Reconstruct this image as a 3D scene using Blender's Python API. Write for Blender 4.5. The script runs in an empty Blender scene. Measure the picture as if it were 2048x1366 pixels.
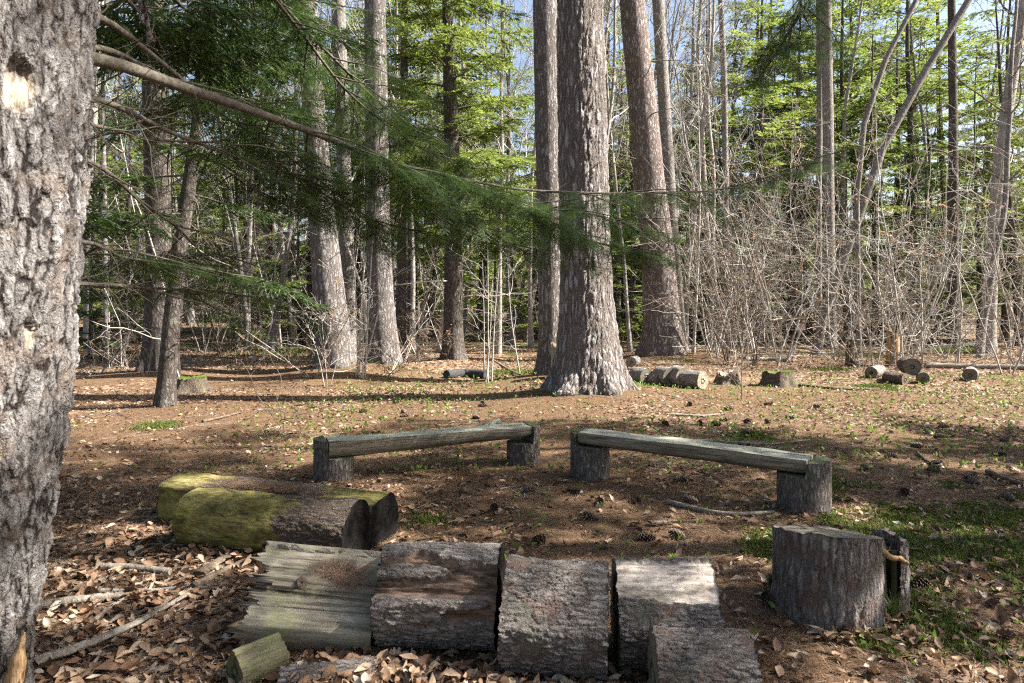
import bpy, math, random
import numpy as np
from mathutils import Vector, Matrix, Euler

# ------------------------------------------------------------------ camera, light, exposure
scn = bpy.context.scene
H, F, Y0 = 1.6, 1450.0, 600.0            # eye height (m), focal length and horizon row (photo pixels)
cam = bpy.data.objects.new('camera', bpy.data.cameras.new('camera'))
scn.collection.objects.link(cam)
cam.location = (0, 0, H)
cam.rotation_euler = (math.radians(90), 0, 0)
cam.data.sensor_width = 36
cam.data.lens = 36 * F / 2048
cam.data.shift_y = -(683 - Y0) / 2048
cam.data.clip_start, cam.data.clip_end = 0.1, 2000
cam.data.dof.use_dof = True
cam.data.dof.focus_distance = 9.0
cam.data.dof.aperture_fstop = 4.5
scn.camera = cam

SUN_EL, SUN_AZ = math.radians(42), math.radians(91)     # azimuth from +Y towards +X
sdir = Vector((math.sin(SUN_AZ) * math.cos(SUN_EL), math.cos(SUN_AZ) * math.cos(SUN_EL), math.sin(SUN_EL)))
world = bpy.data.worlds.new('World'); scn.world = world; world.use_nodes = True
wn = world.node_tree; wn.nodes.clear()
sky = wn.nodes.new('ShaderNodeTexSky'); sky.sky_type = 'NISHITA'; sky.sun_disc = False
sky.sun_elevation = SUN_EL; sky.sun_rotation = SUN_AZ; sky.air_density = 1.0; sky.dust_density = 3.0; sky.ozone_density = 1.0
bg = wn.nodes.new('ShaderNodeBackground'); bg.inputs[1].default_value = 0.062
wo = wn.nodes.new('ShaderNodeOutputWorld')
wn.links.new(sky.outputs[0], bg.inputs[0]); wn.links.new(bg.outputs[0], wo.inputs[0])
sl = bpy.data.lights.new('sun', 'SUN'); sl.energy = 5.0; sl.angle = math.radians(0.5); sl.color = (1.0, 0.955, 0.885)
so = bpy.data.objects.new('sun', sl); scn.collection.objects.link(so)
so.rotation_euler = sdir.to_track_quat('Z', 'Y').to_euler()
scn.view_settings.view_transform = 'Standard'; scn.view_settings.look = 'None'
scn.view_settings.exposure = 2.2; scn.view_settings.gamma = 1.0
scn.cycles.max_bounces = 5; scn.cycles.diffuse_bounces = 3; scn.cycles.transmission_bounces = 3
scn.cycles.use_adaptive_sampling = True; scn.cycles.adaptive_threshold = 0.018
scn.cycles.filter_width = 1.2; scn.cycles.use_denoising = False; scn.cycles.caustics_reflective = False; scn.cycles.caustics_refractive = False

rng = np.random.default_rng(7)
random.seed(7)
TAU = 2 * math.pi

# ------------------------------------------------------------------ noise
def _hash(ix, iy, iz, seed):
    h = (ix.astype(np.int64) * 374761393 + iy.astype(np.int64) * 668265263 + iz.astype(np.int64) * 2147483647 + seed * 974711) & 0xffffffff
    h = ((h ^ (h >> 13)) * 1274126177) & 0xffffffff
    h = (h ^ (h >> 16)) & 0xffffffff
    return h / 4294967295.0 * 2 - 1
def vnoise(P, seed=0):
    P = np.asarray(P, float); i = np.floor(P).astype(np.int64); f = P - i; f = f * f * (3 - 2 * f)
    x, y, z = i[..., 0], i[..., 1], i[..., 2]; r = 0
    for dx in (0, 1):
        wx = f[..., 0] if dx else 1 - f[..., 0]
        for dy in (0, 1):
            wy = f[..., 1] if dy else 1 - f[..., 1]
            for dz in (0, 1):
                wz = f[..., 2] if dz else 1 - f[..., 2]
                r = r + wx * wy * wz * _hash(x + dx, y + dy, z + dz, seed)
    return r
def fbm(P, o=4, seed=0):
    P = np.asarray(P, float); r = 0; a = .5
    for k in range(o): r = r + a * vnoise(P * 2 ** k, seed + k); a *= .5
    return r
def n2(x, y, s, seed=0, o=3):
    x, y = np.broadcast_arrays(np.asarray(x, float), np.asarray(y, float))
    return fbm(np.stack([x * s, y * s, np.zeros_like(x) + .37], -1), o, seed)

# ------------------------------------------------------------------ mesh helpers
col = scn.collection
class Geo:
    def __init__(s): s.v = []; s.f = {3: [], 4: []}; s.a = []; s.b = []; s.n = 0
    def add(s, V, Fc, a=0.5, b=0.0):
        V = np.asarray(V, float).reshape(-1, 3); Fc = np.asarray(Fc, np.int64)
        if len(V) == 0: return
        s.v.append(V); s.f[Fc.shape[1]].append(Fc + s.n)
        s.a.append(np.broadcast_to(np.asarray(a, float), (len(V),))); s.b.append(np.broadcast_to(np.asarray(b, float), (len(V),)))
        s.n += len(V)
    def mesh(s, name, origin=(0, 0, 0), smooth=True):
        V = (np.concatenate(s.v) - np.asarray(origin, float)) if s.v else np.zeros((0, 3))
        q = np.concatenate(s.f[4]) if s.f[4] else np.zeros((0, 4), np.int64)
        t = np.concatenate(s.f[3]) if s.f[3] else np.zeros((0, 3), np.int64)
        me = bpy.data.meshes.new(name)
        me.vertices.add(len(V)); me.vertices.foreach_set('co', V.astype(np.float32).ravel())
        L = np.concatenate([q.ravel(), t.ravel()]).astype(np.int32)
        me.loops.add(len(L)); me.loops.foreach_set('vertex_index', L)
        me.polygons.add(len(q) + len(t))
        me.polygons.foreach_set('loop_start', np.concatenate([np.arange(len(q)) * 4, len(q) * 4 + np.arange(len(t)) * 3]).astype(np.int32))
        if smooth: me.polygons.foreach_set('use_smooth', np.ones(len(q) + len(t), bool))
        me.update(calc_edges=True)
        for nm, arr in (('rnd', s.a), ('bare', s.b)):
            at = me.attributes.new(nm, 'FLOAT', 'POINT'); at.data.foreach_set('value', np.concatenate(arr).astype(np.float32))
        return me

def tag(o, label=None, cat=None, group=None, kind=None):
    for k, v in (('label', label), ('category', cat), ('group', group), ('kind', kind)):
        if v: o[k] = v
    return o
def thing(name, label, cat, loc=(0, 0, 0), group=None):
    o = bpy.data.objects.new(name, None); col.objects.link(o); o.location = loc; o.empty_display_size = .1
    return tag(o, label, cat, group)
MASS = {'branchwork', 'side_branch', 'twigs', 'foliage', 'crown', 'crown_limbs', 'dry_leaves', 'needles'}   # too fine to pick apart singly
def obj(name, me, mat, parent=None, loc=None):
    o = bpy.data.objects.new(name, me); col.objects.link(o)
    if mat and not me.materials: me.materials.append(mat)
    if parent: o.parent = parent
    if loc is not None: o.location = loc
    if parent and name in MASS: o['kind'] = 'stuff'
    return o
def part(name, geo, mat, parent, origin=None, smooth=True):
    if origin is None:
        r = parent
        while r.parent: r = r.parent
        origin = r.location
    return obj(name, geo.mesh(name, origin, smooth), mat, parent)
def copy_tree(o, parent=None):
    c = o.copy(); col.objects.link(c)
    if parent: c.parent = parent
    for ch in o.children: copy_tree(ch, c)
    return c

def grid_faces(r, c, wrap):
    i = np.arange(r - 1)[:, None]; j = np.arange(c if wrap else c - 1)[None]; j2 = (j + 1) % c
    return np.stack([i * c + j, i * c + j2, (i + 1) * c + j2, (i + 1) * c + j], -1).reshape(-1, 4)
def tube(P, R, sides=4):
    P = np.asarray(P, float); R = np.broadcast_to(np.asarray(R, float), (len(P),))
    T = np.gradient(P, axis=0); T /= np.linalg.norm(T, axis=1)[:, None] + 1e-9
    m = T.mean(0); ref = np.array([0, 0, 1.]) if abs(m[2]) < .8 * np.linalg.norm(m) + 1e-9 else np.array([1., 0, 0])
    A = np.cross(T, ref); A /= np.linalg.norm(A, axis=1)[:, None] + 1e-9
    B = np.cross(T, A)
    th = np.arange(sides) * TAU / sides
    V = P[:, None] + R[:, None, None] * (np.cos(th)[None, :, None] * A[:, None] + np.sin(th)[None, :, None] * B[:, None])
    return V.reshape(-1, 3), grid_faces(len(P), sides, True)
def smooth_path(P, n):
    P = np.asarray(P, float); k = len(P)
    if k == 2: return P[0] + (P[1] - P[0]) * np.linspace(0, 1, n)[:, None]
    Q = np.vstack([2 * P[0] - P[1], P, 2 * P[-1] - P[-2]])
    u = np.linspace(0, k - 1 - 1e-6, n); i = u.astype(int); t = (u - i)[:, None]
    a, b, c, d = Q[i], Q[i + 1], Q[i + 2], Q[i + 3]
    return .5 * (2 * b + (c - a) * t + (2 * a - 5 * b + 4 * c - d) * t ** 2 + (3 * b - a - 3 * c + d) * t ** 3)

# ------------------------------------------------------------------ materials
class NT:
    def __init__(s, name):
        s.m = bpy.data.materials.new(name); s.m.use_nodes = True; s.t = s.m.node_tree; s.t.nodes.clear()
        s.out = s.t.nodes.new('ShaderNodeOutputMaterial')
    def L(s, sock, v):
        if isinstance(v, bpy.types.NodeSocket): s.t.links.new(v, sock)
        elif isinstance(v, tuple) and len(v) == 3 and sock.type == 'RGBA': sock.default_value = (*v, 1)
        else: sock.default_value = v
    def n(s, ty, ins=None, out=0, **pr):
        nd = s.t.nodes.new('ShaderNode' + ty)
        for k, v in pr.items(): setattr(nd, k, v)
        for k, v in (ins or {}).items(): s.L(nd.inputs[k], v)
        return nd.outputs[out]
    def co(s): return s.n('TexCoord', out=3)
    def pos(s): return s.n('NewGeometry', out=0)
    def attr(s, nm): return s.n('Attribute', out=2, attribute_name=nm)
    def map(s, v, sc): return s.n('Mapping', {0: v, 3: sc})
    def noise(s, v, sc, de=4, ro=.6, dist=0.0, out=0): return s.n('TexNoise', {'Vector': v, 'Scale': sc, 'Detail': de, 'Roughness': ro, 'Distortion': dist}, out=out)
    def vor(s, v, sc, feat='DISTANCE_TO_EDGE', out=0): return s.n('TexVoronoi', {'Vector': v, 'Scale': sc}, feature=feat, out=out)
    def math(s, op, a, b=0.0, clamp=False): return s.n('Math', {0: a, 1: b}, operation=op, use_clamp=clamp)
    def ramp(s, f, st, interp='LINEAR'):
        nd = s.t.nodes.new('ShaderNodeValToRGB'); s.L(nd.inputs[0], f); e = nd.color_ramp.elements; nd.color_ramp.interpolation = interp
        while len(e) < len(st): e.new(.5)
        for k, (p, c) in enumerate(st): e[k].position = p; e[k].color = (*c, 1) if isinstance(c, tuple) else (c, c, c, 1)
        return nd.outputs[0]
    def mix(s, f, a, b, mode='MIX'):
        nd = s.t.nodes.new('ShaderNodeMix'); nd.data_type = 'RGBA'; nd.blend_type = mode
        s.L(nd.inputs[0], f); s.L(nd.inputs[6], a); s.L(nd.inputs[7], b); return nd.outputs[2]
    def vmath(s, op, a, b): return s.n('VectorMath', {0: a, 1: b}, operation=op)
    def bump(s, h, d, strength=1.0): return s.n('Bump', {'Height': h, 'Distance': d, 'Strength': strength})
    def surf(s, c, rough=.9, nrm=None, spec=.2):
        b = s.t.nodes.new('ShaderNodeBsdfPrincipled'); s.L(b.inputs['Base Color'], c); s.L(b.inputs['Roughness'], rough); s.L(b.inputs['Specular IOR Level'], spec)
        if nrm is not None: s.L(b.inputs['Normal'], nrm)
        s.t.links.new(b.outputs[0], s.out.inputs[0]); return s.m
    def disp(s, h, scale, mid=.5, method='BOTH'):
        d = s.n('Displacement', {'Height': h, 'Midlevel': mid, 'Scale': scale}); s.t.links.new(d, s.out.inputs[2]); s.m.displacement_method = method

def bark(name, dark, mid, light, sxy, sz, depth, edge=.22, green=None, gamt=.5, warm=None, disp=False, wood=None, wood2=None, fl=1.0, dst=2.4, rs=(.10, .38, .62, .85)):
    k = NT(name); c = k.co()
    w = k.noise(k.map(c, (1, 1, .6)), sxy * .6, 6, .65, out=1)
    cc = k.vmath('ADD', k.map(c, (1, 1, sz / sxy)), k.n('VectorMath', {0: k.vmath('SUBTRACT', w, (.5, .5, .5)), 3: dst / sxy}, operation='SCALE'))
    e = k.vor(cc, sxy)
    e2 = k.vor(cc, sxy * 2.3)
    nm = k.math('MULTIPLY', k.math('SUBTRACT', k.noise(cc, sxy * .8, 3, .6), .5), edge * 1.6); e = k.math('ADD', e, nm, True)
    r1 = k.ramp(e, [(0.0, 0.0), (edge, 1.0)]); r2 = k.ramp(e2, [(0.0, 0.0), (edge * .9, 1.0)])
    fine = k.noise(k.map(c, (1, 1, .6)), sxy * 3.5, 8, .78)
    h = k.math('ADD', k.math('MULTIPLY', r1, .62), k.math('MULTIPLY', r2, .2)); h = k.math('ADD', h, k.math('MULTIPLY', fine, .45 * fl))
    big = k.noise(c, 2.2, 4, .6)
    hc = k.math('ADD', k.math('MULTIPLY', h, .75), k.math('MULTIPLY', big, .34))
    colr = k.ramp(hc, [(rs[0], dark), (rs[1], mid), (rs[2], mid), (rs[3], light)])
    colr = k.mix(1.0, colr, k.ramp(k.noise(k.map(c, (1, 1, .35)), sxy * 2.6, 6, .75), [(.3, .62), (.5, .97), (.7, 1.3)]), 'MULTIPLY')
    if warm: colr = k.mix(k.ramp(k.noise(c, 7.5, 3, .6), [(.52, 0.0), (.64, .75)]), colr, warm)
    if green:
        g = k.ramp(k.noise(c, 4.5, 5, .7), [(.62 - gamt * .3, 0.0), (.74 - gamt * .3, 1.0)]); colr = k.mix(k.math('MULTIPLY', g, .85), colr, green)
    if wood:
        b = k.attr('bare'); st = k.map(c, (1, 1, .07))
        gr = k.noise(st, 38, 5, .65, .4); gr2 = k.noise(c, 6, 4, .6)
        wc = k.mix(gr2, k.ramp(gr, [(.3, tuple(x * .4 for x in wood)), (.5, wood), (.75, wood2 or wood)]), k.ramp(gr, [(.3, tuple(x * .55 for x in wood)), (.6, wood2 or wood)]))
        if green and name != 'grey_log_bark': wc = k.mix(k.ramp(k.noise(c, 5.5, 6, .75), [(.42, 0.0), (.66, .75)]), wc, green)
        wc = k.mix(1.0, wc, k.ramp(k.noise(k.map(c, (1, 1, .35)), 60, 6, .8), [(.32, .3), (.5, .9), (.7, 1.3)]), 'MULTIPLY')
        wc = k.mix(1.0, wc, k.ramp(k.noise(k.map(c, (1, 1, .5)), 11, 5, .7, .5), [(.36, .35), (.5, 1.0), (.66, 1.25)]), 'MULTIPLY')
        colr = k.mix(b, colr, wc); h = k.n('Mix', {0: b, 2: h, 3: k.math('MULTIPLY', gr, .45)})
    m = k.surf(colr, .92, None if disp else k.bump(h, depth), .15)
    if disp: k.disp(h, depth, .6)
    return m

M = {}
M['near'] = bark('scaly_bark_near', (.020, .015, .013), (.18, .167, .158), (.46, .447, .435), 20, 7, .042, .42, warm=(.17, .135, .112), disp=True, fl=.7, wood=(.42, .34, .25), wood2=(.58, .50, .40), dst=1.5, rs=(.34, .54, .68, .95))
M['pine'] = bark('furrowed_pine_bark', (.022, .016, .013), (.14, .118, .104), (.31, .297, .285), 13, 2.6, .045, .3, disp=True, dst=1.3, rs=(.2, .45, .62, .9))
M['pine2'] = bark('furrowed_pine_bark_fine', (.025, .018, .015), (.13, .11, .098), (.285, .272, .262), 15, 3.4, .03, .3)
M['pine3'] = bark('reddish_pine_bark', (.032, .02, .015), (.15, .112, .094), (.335, .312, .298), 16, 4, .028, .3)
M['hard'] = bark('grey_hardwood_bark', (.04, .033, .028), (.16, .14, .125), (.32, .30, .275), 22, 7, .012, .3, green=(.14, .15, .10), gamt=.25)
M['pale'] = bark('pale_birch_bark', (.07, .06, .05), (.25, .225, .2), (.42, .39, .35), 18, 16, .006, .3, green=(.15, .14, .11), gamt=.35)
M['dark'] = bark('dark_hemlock_bark', (.016, .012, .010), (.062, .05, .042), (.15, .137, .122), 20, 7, .015, .3, green=(.12, .13, .085), gamt=.15)
M['logbark'] = bark('grey_log_bark', (.03, .024, .02), (.155, .135, .12), (.30, .28, .265), 42, 11, .016, .3, fl=.55, dst=1.7, rs=(.22, .48, .62, .95), warm=(.13, .085, .068), green=(.115, .115, .09), gamt=.28, disp=True, wood=(.72, .59, .46), wood2=(.88, .76, .62))
M['rotbark'] = bark('rotten_log_bark', (.03, .024, .02), (.175, .155, .138), (.31, .285, .26), 40, 11, .015, .3, fl=.55, dst=1.7, rs=(.22, .48, .62, .95), disp=True, wood=(.16, .095, .06), wood2=(.26, .19, .14))
M['mossbark'] = bark('mossy_log_bark', (.02, .014, .011), (.085, .065, .05), (.18, .15, .125), 42, 12, .010, .3, fl=.6, disp=True, wood=(.17, .14, .05), wood2=(.30, .25, .10), green=(.165, .17, .035), gamt=.12)
M['post'] = bark('bench_post_bark', (.028, .023, .02), (.125, .105, .092), (.27, .25, .235), 38, 10, .012, .32, fl=.6, dst=1.5, rs=(.22, .48, .62, .95), green=(.09, .10, .06), gamt=.15)
M['stumpbark'] = bark('stump_bark', (.028, .022, .019), (.15, .13, .118), (.29, .27, .26), 30, 6.5, .017, .32, fl=.6, dst=1.5, rs=(.22, .48, .62, .95), warm=(.12, .075, .06), green=(.11, .115, .08), gamt=.15, disp=True)

def woodmat(name, c1, c2, c3, green=None, gfac=.5, sc=40, belly=None, depth=.008):
    k = NT(name); c = k.co(); st = k.map(c, (1, 1, .06))
    g = k.noise(st, sc, 6, .7, .5); b = k.noise(c, 5, 4, .6)
    cr = k.ramp(k.noise(k.map(c, (1, 1, .035)), sc * .4, 3, .55, .3), [(.36, 0.0), (.43, 1.0)])
    colr = k.ramp(k.math('ADD', k.math('MULTIPLY', g, .7), k.math('MULTIPLY', b, .3)), [(.34, c1), (.5, c2), (.66, c3)])
    colr = k.mix(k.math('SUBTRACT', 1.0, cr), colr, tuple(x * .25 for x in c1))
    if green: colr = k.mix(k.math('MULTIPLY', k.ramp(k.noise(c, 4, 5, .7), [(.5 - gfac * .25, 0.0), (.62, 1.0)]), .8), colr, green)
    if belly: colr = k.mix(k.math('MULTIPLY', k.attr('bare'), .9), colr, k.ramp(g, [(.35, tuple(x * .3 for x in belly)), (.5, belly), (.68, tuple(x * 2.1 for x in belly))]))
    colr = k.mix(1.0, colr, k.ramp(k.noise(k.map(c, (1, 1, .12)), sc * 4, 5, .75), [(.3, .6), (.65, 1.2)]), 'MULTIPLY')
    h = k.math('ADD', k.math('MULTIPLY', g, .5), k.math('MULTIPLY', cr, .6))
    return k.surf(colr, .85, k.bump(h, depth), .2)
M['seat'] = woodmat('weathered_seat_wood', (.15, .135, .10), (.36, .345, .27), (.52, .51, .42), green=(.30, .315, .235), gfac=.4, belly=(.20, .165, .12))
M['slab'] = woodmat('weathered_slab_wood', (.09, .075, .055), (.25, .22, .165), (.40, .37, .295), green=(.24, .23, .13), gfac=.0, sc=34, depth=.008)
def stickmat(name, a, b, c_):
    k = NT(name); c = k.co(); n = k.noise(c, 26, 7, .75, .6); n2_ = k.noise(c, 140, 4, .7)
    return k.surf(k.mix(1.0, k.ramp(n, [(.32, a), (.5, b), (.68, c_)]), k.ramp(n2_, [(.3, .6), (.65, 1.2)]), 'MULTIPLY'), .9, k.bump(k.math('ADD', n, k.math('MULTIPLY', n2_, .4)), .008), .15)
M['bleach'] = stickmat('bleached_stick_wood', (.09, .07, .055), (.22, .19, .155), (.36, .32, .27))
M['brownwood'] = stickmat('brown_stick_wood', (.05, .035, .025), (.12, .09, .065), (.2, .16, .12))
M['greenwood'] = woodmat('greened_wood', (.05, .043, .026), (.12, .105, .062), (.20, .18, .11), green=(.10, .115, .05), gfac=.4)
M['orangewood'] = woodmat('split_orange_wood', (.16, .085, .04), (.36, .23, .12), (.52, .38, .23))

def endmat(name, a, b, ring=60):
    k = NT(name); c = k.co(); xy = k.map(c, (1, 1, 0))
    d = k.n('VectorMath', {0: k.vmath('ADD', xy, k.n('VectorMath', {0: k.vmath('SUBTRACT', k.noise(c, 4, 2, .5, out=1), (.5, .5, .5)), 3: .05}, operation='SCALE'))}, operation='LENGTH', out=1)
    w = k.math('FRACT', k.math('MULTIPLY', d, ring)); n = k.noise(c, 14, 5, .7)
    cc = k.mix(k.math('MULTIPLY', w, .65), k.ramp(n, [(.35, a), (.7, b)]), tuple(x * .45 for x in a))
    return k.surf(cc, .9, k.bump(k.math('ADD', n, k.math('MULTIPLY', w, .2)), .008), .03)
M['end'] = endmat('grey_cut_end', (.13, .115, .085), (.27, .25, .2))
M['endpale'] = endmat('pale_cut_end', (.22, .19, .13), (.42, .38, .29))
M['enddark'] = endmat('blackened_cut_end', (.004, .004, .004), (.022, .019, .017), 40)
M['endgreen'] = endmat('green_cut_end', (.07, .08, .045), (.19, .2, .12))

def leafmat(name, stops, trans=.3, rough=.6, grain=18.0):
    k = NT(name); c = k.ramp(k.attr('rnd'), stops)
    c = k.mix(1.0, c, k.ramp(k.noise(k.pos(), grain, 3, .6), [(.3, .62), (.7, 1.18)]), 'MULTIPLY')
    b = k.t.nodes.new('ShaderNodeBsdfPrincipled'); k.L(b.inputs['Base Color'], c); b.inputs['Roughness'].default_value = rough; b.inputs['Specular IOR Level'].default_value = .25
    tr = k.n('BsdfTranslucent', {0: c}); mx = k.n('MixShader', {0: trans, 1: b.outputs[0], 2: tr}); k.t.links.new(mx, k.out.inputs[0]); return k.m
M['leaf'] = leafmat('dead_leaf', [(0, (.045, .025, .017)), (.3, (.13, .07, .038)), (.55, (.24, .145, .085)), (.8, (.38, .28, .19)), (1, (.50, .44, .36))], .15, .65, 40)
M['needlelitter'] = leafmat('pine_needle_litter', [(0, (.065, .036, .024)), (.5, (.175, .10, .06)), (1, (.34, .225, .14))], 0.05)
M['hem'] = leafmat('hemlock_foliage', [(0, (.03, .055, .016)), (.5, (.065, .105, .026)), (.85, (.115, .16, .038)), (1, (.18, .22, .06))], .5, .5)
M['hemdark'] = leafmat('hemlock_foliage_deep', [(0, (.026, .05, .014)), (.55, (.06, .10, .025)), (1, (.13, .17, .042))], .48, .5)  # darker copy of the hemlock green, for boughs in shade
M['hembright'] = leafmat('conifer_foliage_sunlit', [(0, (.08, .12, .024)), (.5, (.17, .225, .046)), (1, (.30, .34, .085))], .6, .5)  # bright yellowish copy of the conifer green: sunlight put into the colour
M['tan'] = leafmat('tan_beech_leaf', [(0, (.30, .16, .07)), (1, (.46, .32, .19))], .45)
M['seedling'] = leafmat('fresh_seedling_leaf', [(0, (.09, .17, .025)), (1, (.20, .30, .06))], .4, .4)
M['moss'] = leafmat('moss_tuft', [(0, (.04, .06, .01)), (.6, (.11, .145, .024)), (1, (.2, .23, .05))], .3)
M['cone'] = leafmat('pine_cone_scale', [(0, (.035, .024, .018)), (1, (.20, .145, .10))], 0.0)
def plain(name, a, b, sc=12, rough=.9):
    k = NT(name); c = k.co(); n = k.noise(c, sc, 5, .65); return k.surf(k.ramp(n, [(.3, a), (.7, b)]), rough, k.bump(n, .01))
M['twig'] = plain('pale_bare_twig', (.23, .21, .185), (.46, .43, .385))
M['twig2'] = plain('brown_bare_twig', (.09, .068, .052), (.2, .16, .128))
M['limb'] = plain('grey_hemlock_limb', (.045, .037, .028), (.135, .118, .092), 30)
M['blackpipe'] = plain('black_wet_log', (.02, .02, .021), (.07, .07, .072), 30)

# ------------------------------------------------------------------ terrain
# mounds of needle duff at the trunk bases: x, y, height, spread
def at(px, py, d): return np.array([(px - 1024) * d / F, d, H - (py - Y0) * d / F])
MOUNDS = []
def mound_px(px, d, h, s): MOUNDS.append(((px - 1024) * d / F, d, h, s))
mound_px(1190, 11.8, .20, 1.25); mound_px(1095, 14.2, .16, 1.0); mound_px(660, 15.2, .16, 1.2); mound_px(765, 15.8, .22, 1.3)
mound_px(318, 15.0, .18, 1.3); mound_px(1330, 19.5, .2, 1.4); mound_px(905, 18.5, .1, .9); mound_px(325, 10.7, .05, .7); mound_px(1665, 3.75, .03, .6)
def ground(x, y):
    x, y = np.broadcast_arrays(np.asarray(x, float), np.asarray(y, float))
    amp = np.clip((y - 6) / 14, 0, 1)
    z = (.022 + .10 * amp) * n2(x, y, .35, 3) + (.012 + .05 * amp) * n2(x, y, 1.3, 9)
    hill = np.clip(y - 24, 0, None)
    z = z + hill * (.010 + .022 * np.clip(-x / 30, 0, 1) + .008 * np.clip((x - 5) / 40, 0, 1)) + .008 * hill * n2(x, y, .06, 5)
    for mx, my, mh, ms in MOUNDS: z = z + mh * np.exp(-((x - mx) ** 2 + (y - my) ** 2) / (ms * ms))
    return z
def gz(x, y): return float(ground(x, y))
def G(px, py):
    z = 0.
    for _ in range(8):
        d = (H - z) * F / max(py - Y0, 20); x = (px - 1024) * d / F; z = gz(x, d)
    return np.array([x, d, z])
def graded(lo, hi, c, s0, grow, smax):
    a = [c]; s = s0
    while a[-1] < hi: a.append(a[-1] + s); s = min(s * grow, smax)
    b = [c]; s = s0
    while b[-1] > lo: b.append(b[-1] - s); s = min(s * grow, smax)
    return np.array(b[:0:-1] + a)
gx = graded(-320, 320, 0, .12, 1.035, 30); gy = graded(-60, 420, 4.5, .09, 1.022, 30)
XX, YY = np.meshgrid(gx, gy)
ZZ = ground(XX, YY) + .014 * n2(XX, YY, 6, 21) + .007 * n2(XX, YY, 22, 22, 2)
def mossmask(x, y):
    r = np.clip(1.25 - np.hypot((x - 2.9) / 1.35, (y - 4.9) / 1.5), 0, 1) + .8 * np.clip(1.1 - np.hypot((x - 1.9) / .6, (y - 3.4) / .35), 0, 1)
    r = r + .6 * np.clip((y - 17) / 8, 0, 1) * np.clip(1 - (y - 26) / 20, 0, 1)
    return np.clip(r * 1.3 + 2.6 * n2(x, y, 2.4, 31) - .35, 0, 1) * (r > 0)
def leafmask(x, y):
    m = .5 + .9 * n2(x, y, .5, 41) + .7 * n2(x, y, 2.2, 43)
    m = m - .5 * np.exp(-((x - .7) ** 2 / 2.6 + (y - 5.2) ** 2 / 2.4)) - .35 * np.exp(-((x - 1) ** 2 / 18 + (y - 9.5) ** 2 / 6))
    m = m - .4 * np.clip((x - .55) / .4, 0, 1) * np.clip((1.7 - x) / .4, 0, 1) * np.clip((4.3 - y) / .6, 0, 1)
    m = m + .5 * np.exp(-((x + 2.0) ** 2 / 2.5 + (y - 3.6) ** 2 / 2)) + .25 * np.clip((y - 13) / 3, 0, 1)
    for mx, my, mh, ms in MOUNDS: m = m - .55 * (mh / .2) * np.exp(-((x - mx) ** 2 + (y - my) ** 2) / (ms * ms * 1.3))
    return np.clip(m, 0, 1)
g = Geo(); g.add(np.stack([XX, YY, ZZ], -1).reshape(-1, 3), grid_faces(len(gy), len(gx), False), leafmask(XX, YY).ravel(), mossmask(XX, YY).ravel())
k = NT('forest_floor'); p = k.pos()
nd = k.noise(k.map(p, (1, 1, 1)), 70, 6, .75, 1.5); nb = k.noise(p, 3.2, 5, .65); nv = k.vor(k.vmath('ADD', p, k.n('VectorMath', {0: k.noise(p, 9, 3, .6, out=1), 3: .12}, operation='SCALE')), 17, 'F1', 1)
needle = k.mix(nb, k.ramp(nd, [(.3, (.04, .023, .014)), (.5, (.14, .082, .044)), (.72, (.29, .195, .11))]), k.ramp(nd, [(.3, (.05, .031, .02)), (.55, (.175, .11, .065)), (.75, (.34, .24, .155))]))
leafc = k.ramp(k.n('SeparateColor', {0: nv}), [(0, (.06, .035, .022)), (.3, (.15, .085, .048)), (.6, (.26, .165, .1)), (.85, (.36, .27, .18)), (1, (.42, .36, .28))])
leafc = k.mix(1.0, leafc, k.ramp(nd, [(.3, .45), (.6, 1.15)]), 'MULTIPLY')
lm = k.ramp(k.math('ADD', k.attr('rnd'), k.math('MULTIPLY', k.math('SUBTRACT', k.noise(p, 5, 4, .7), .5), .9)), [(.42, 0.0), (.62, .85)])
c = k.mix(lm, needle, leafc)
mm = k.ramp(k.math('ADD', k.attr('bare'), k.math('MULTIPLY', k.math('SUBTRACT', k.noise(p, 12, 5, .7), .5), 1.1)), [(.45, 0.0), (.65, .85)])
c = k.mix(mm, c, k.ramp(nd, [(.3, (.022, .03, .007)), (.6, (.08, .10, .02)), (.8, (.15, .165, .04))]))
k.surf(c, .95, k.bump(k.math('ADD', nd, k.math('MULTIPLY', k.noise(p, 16, 3, .6), .8)), .03), .1)
M['ground'] = k.m
tag(obj('ground', g.mesh('ground'), M['ground']), kind='structure')

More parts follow.
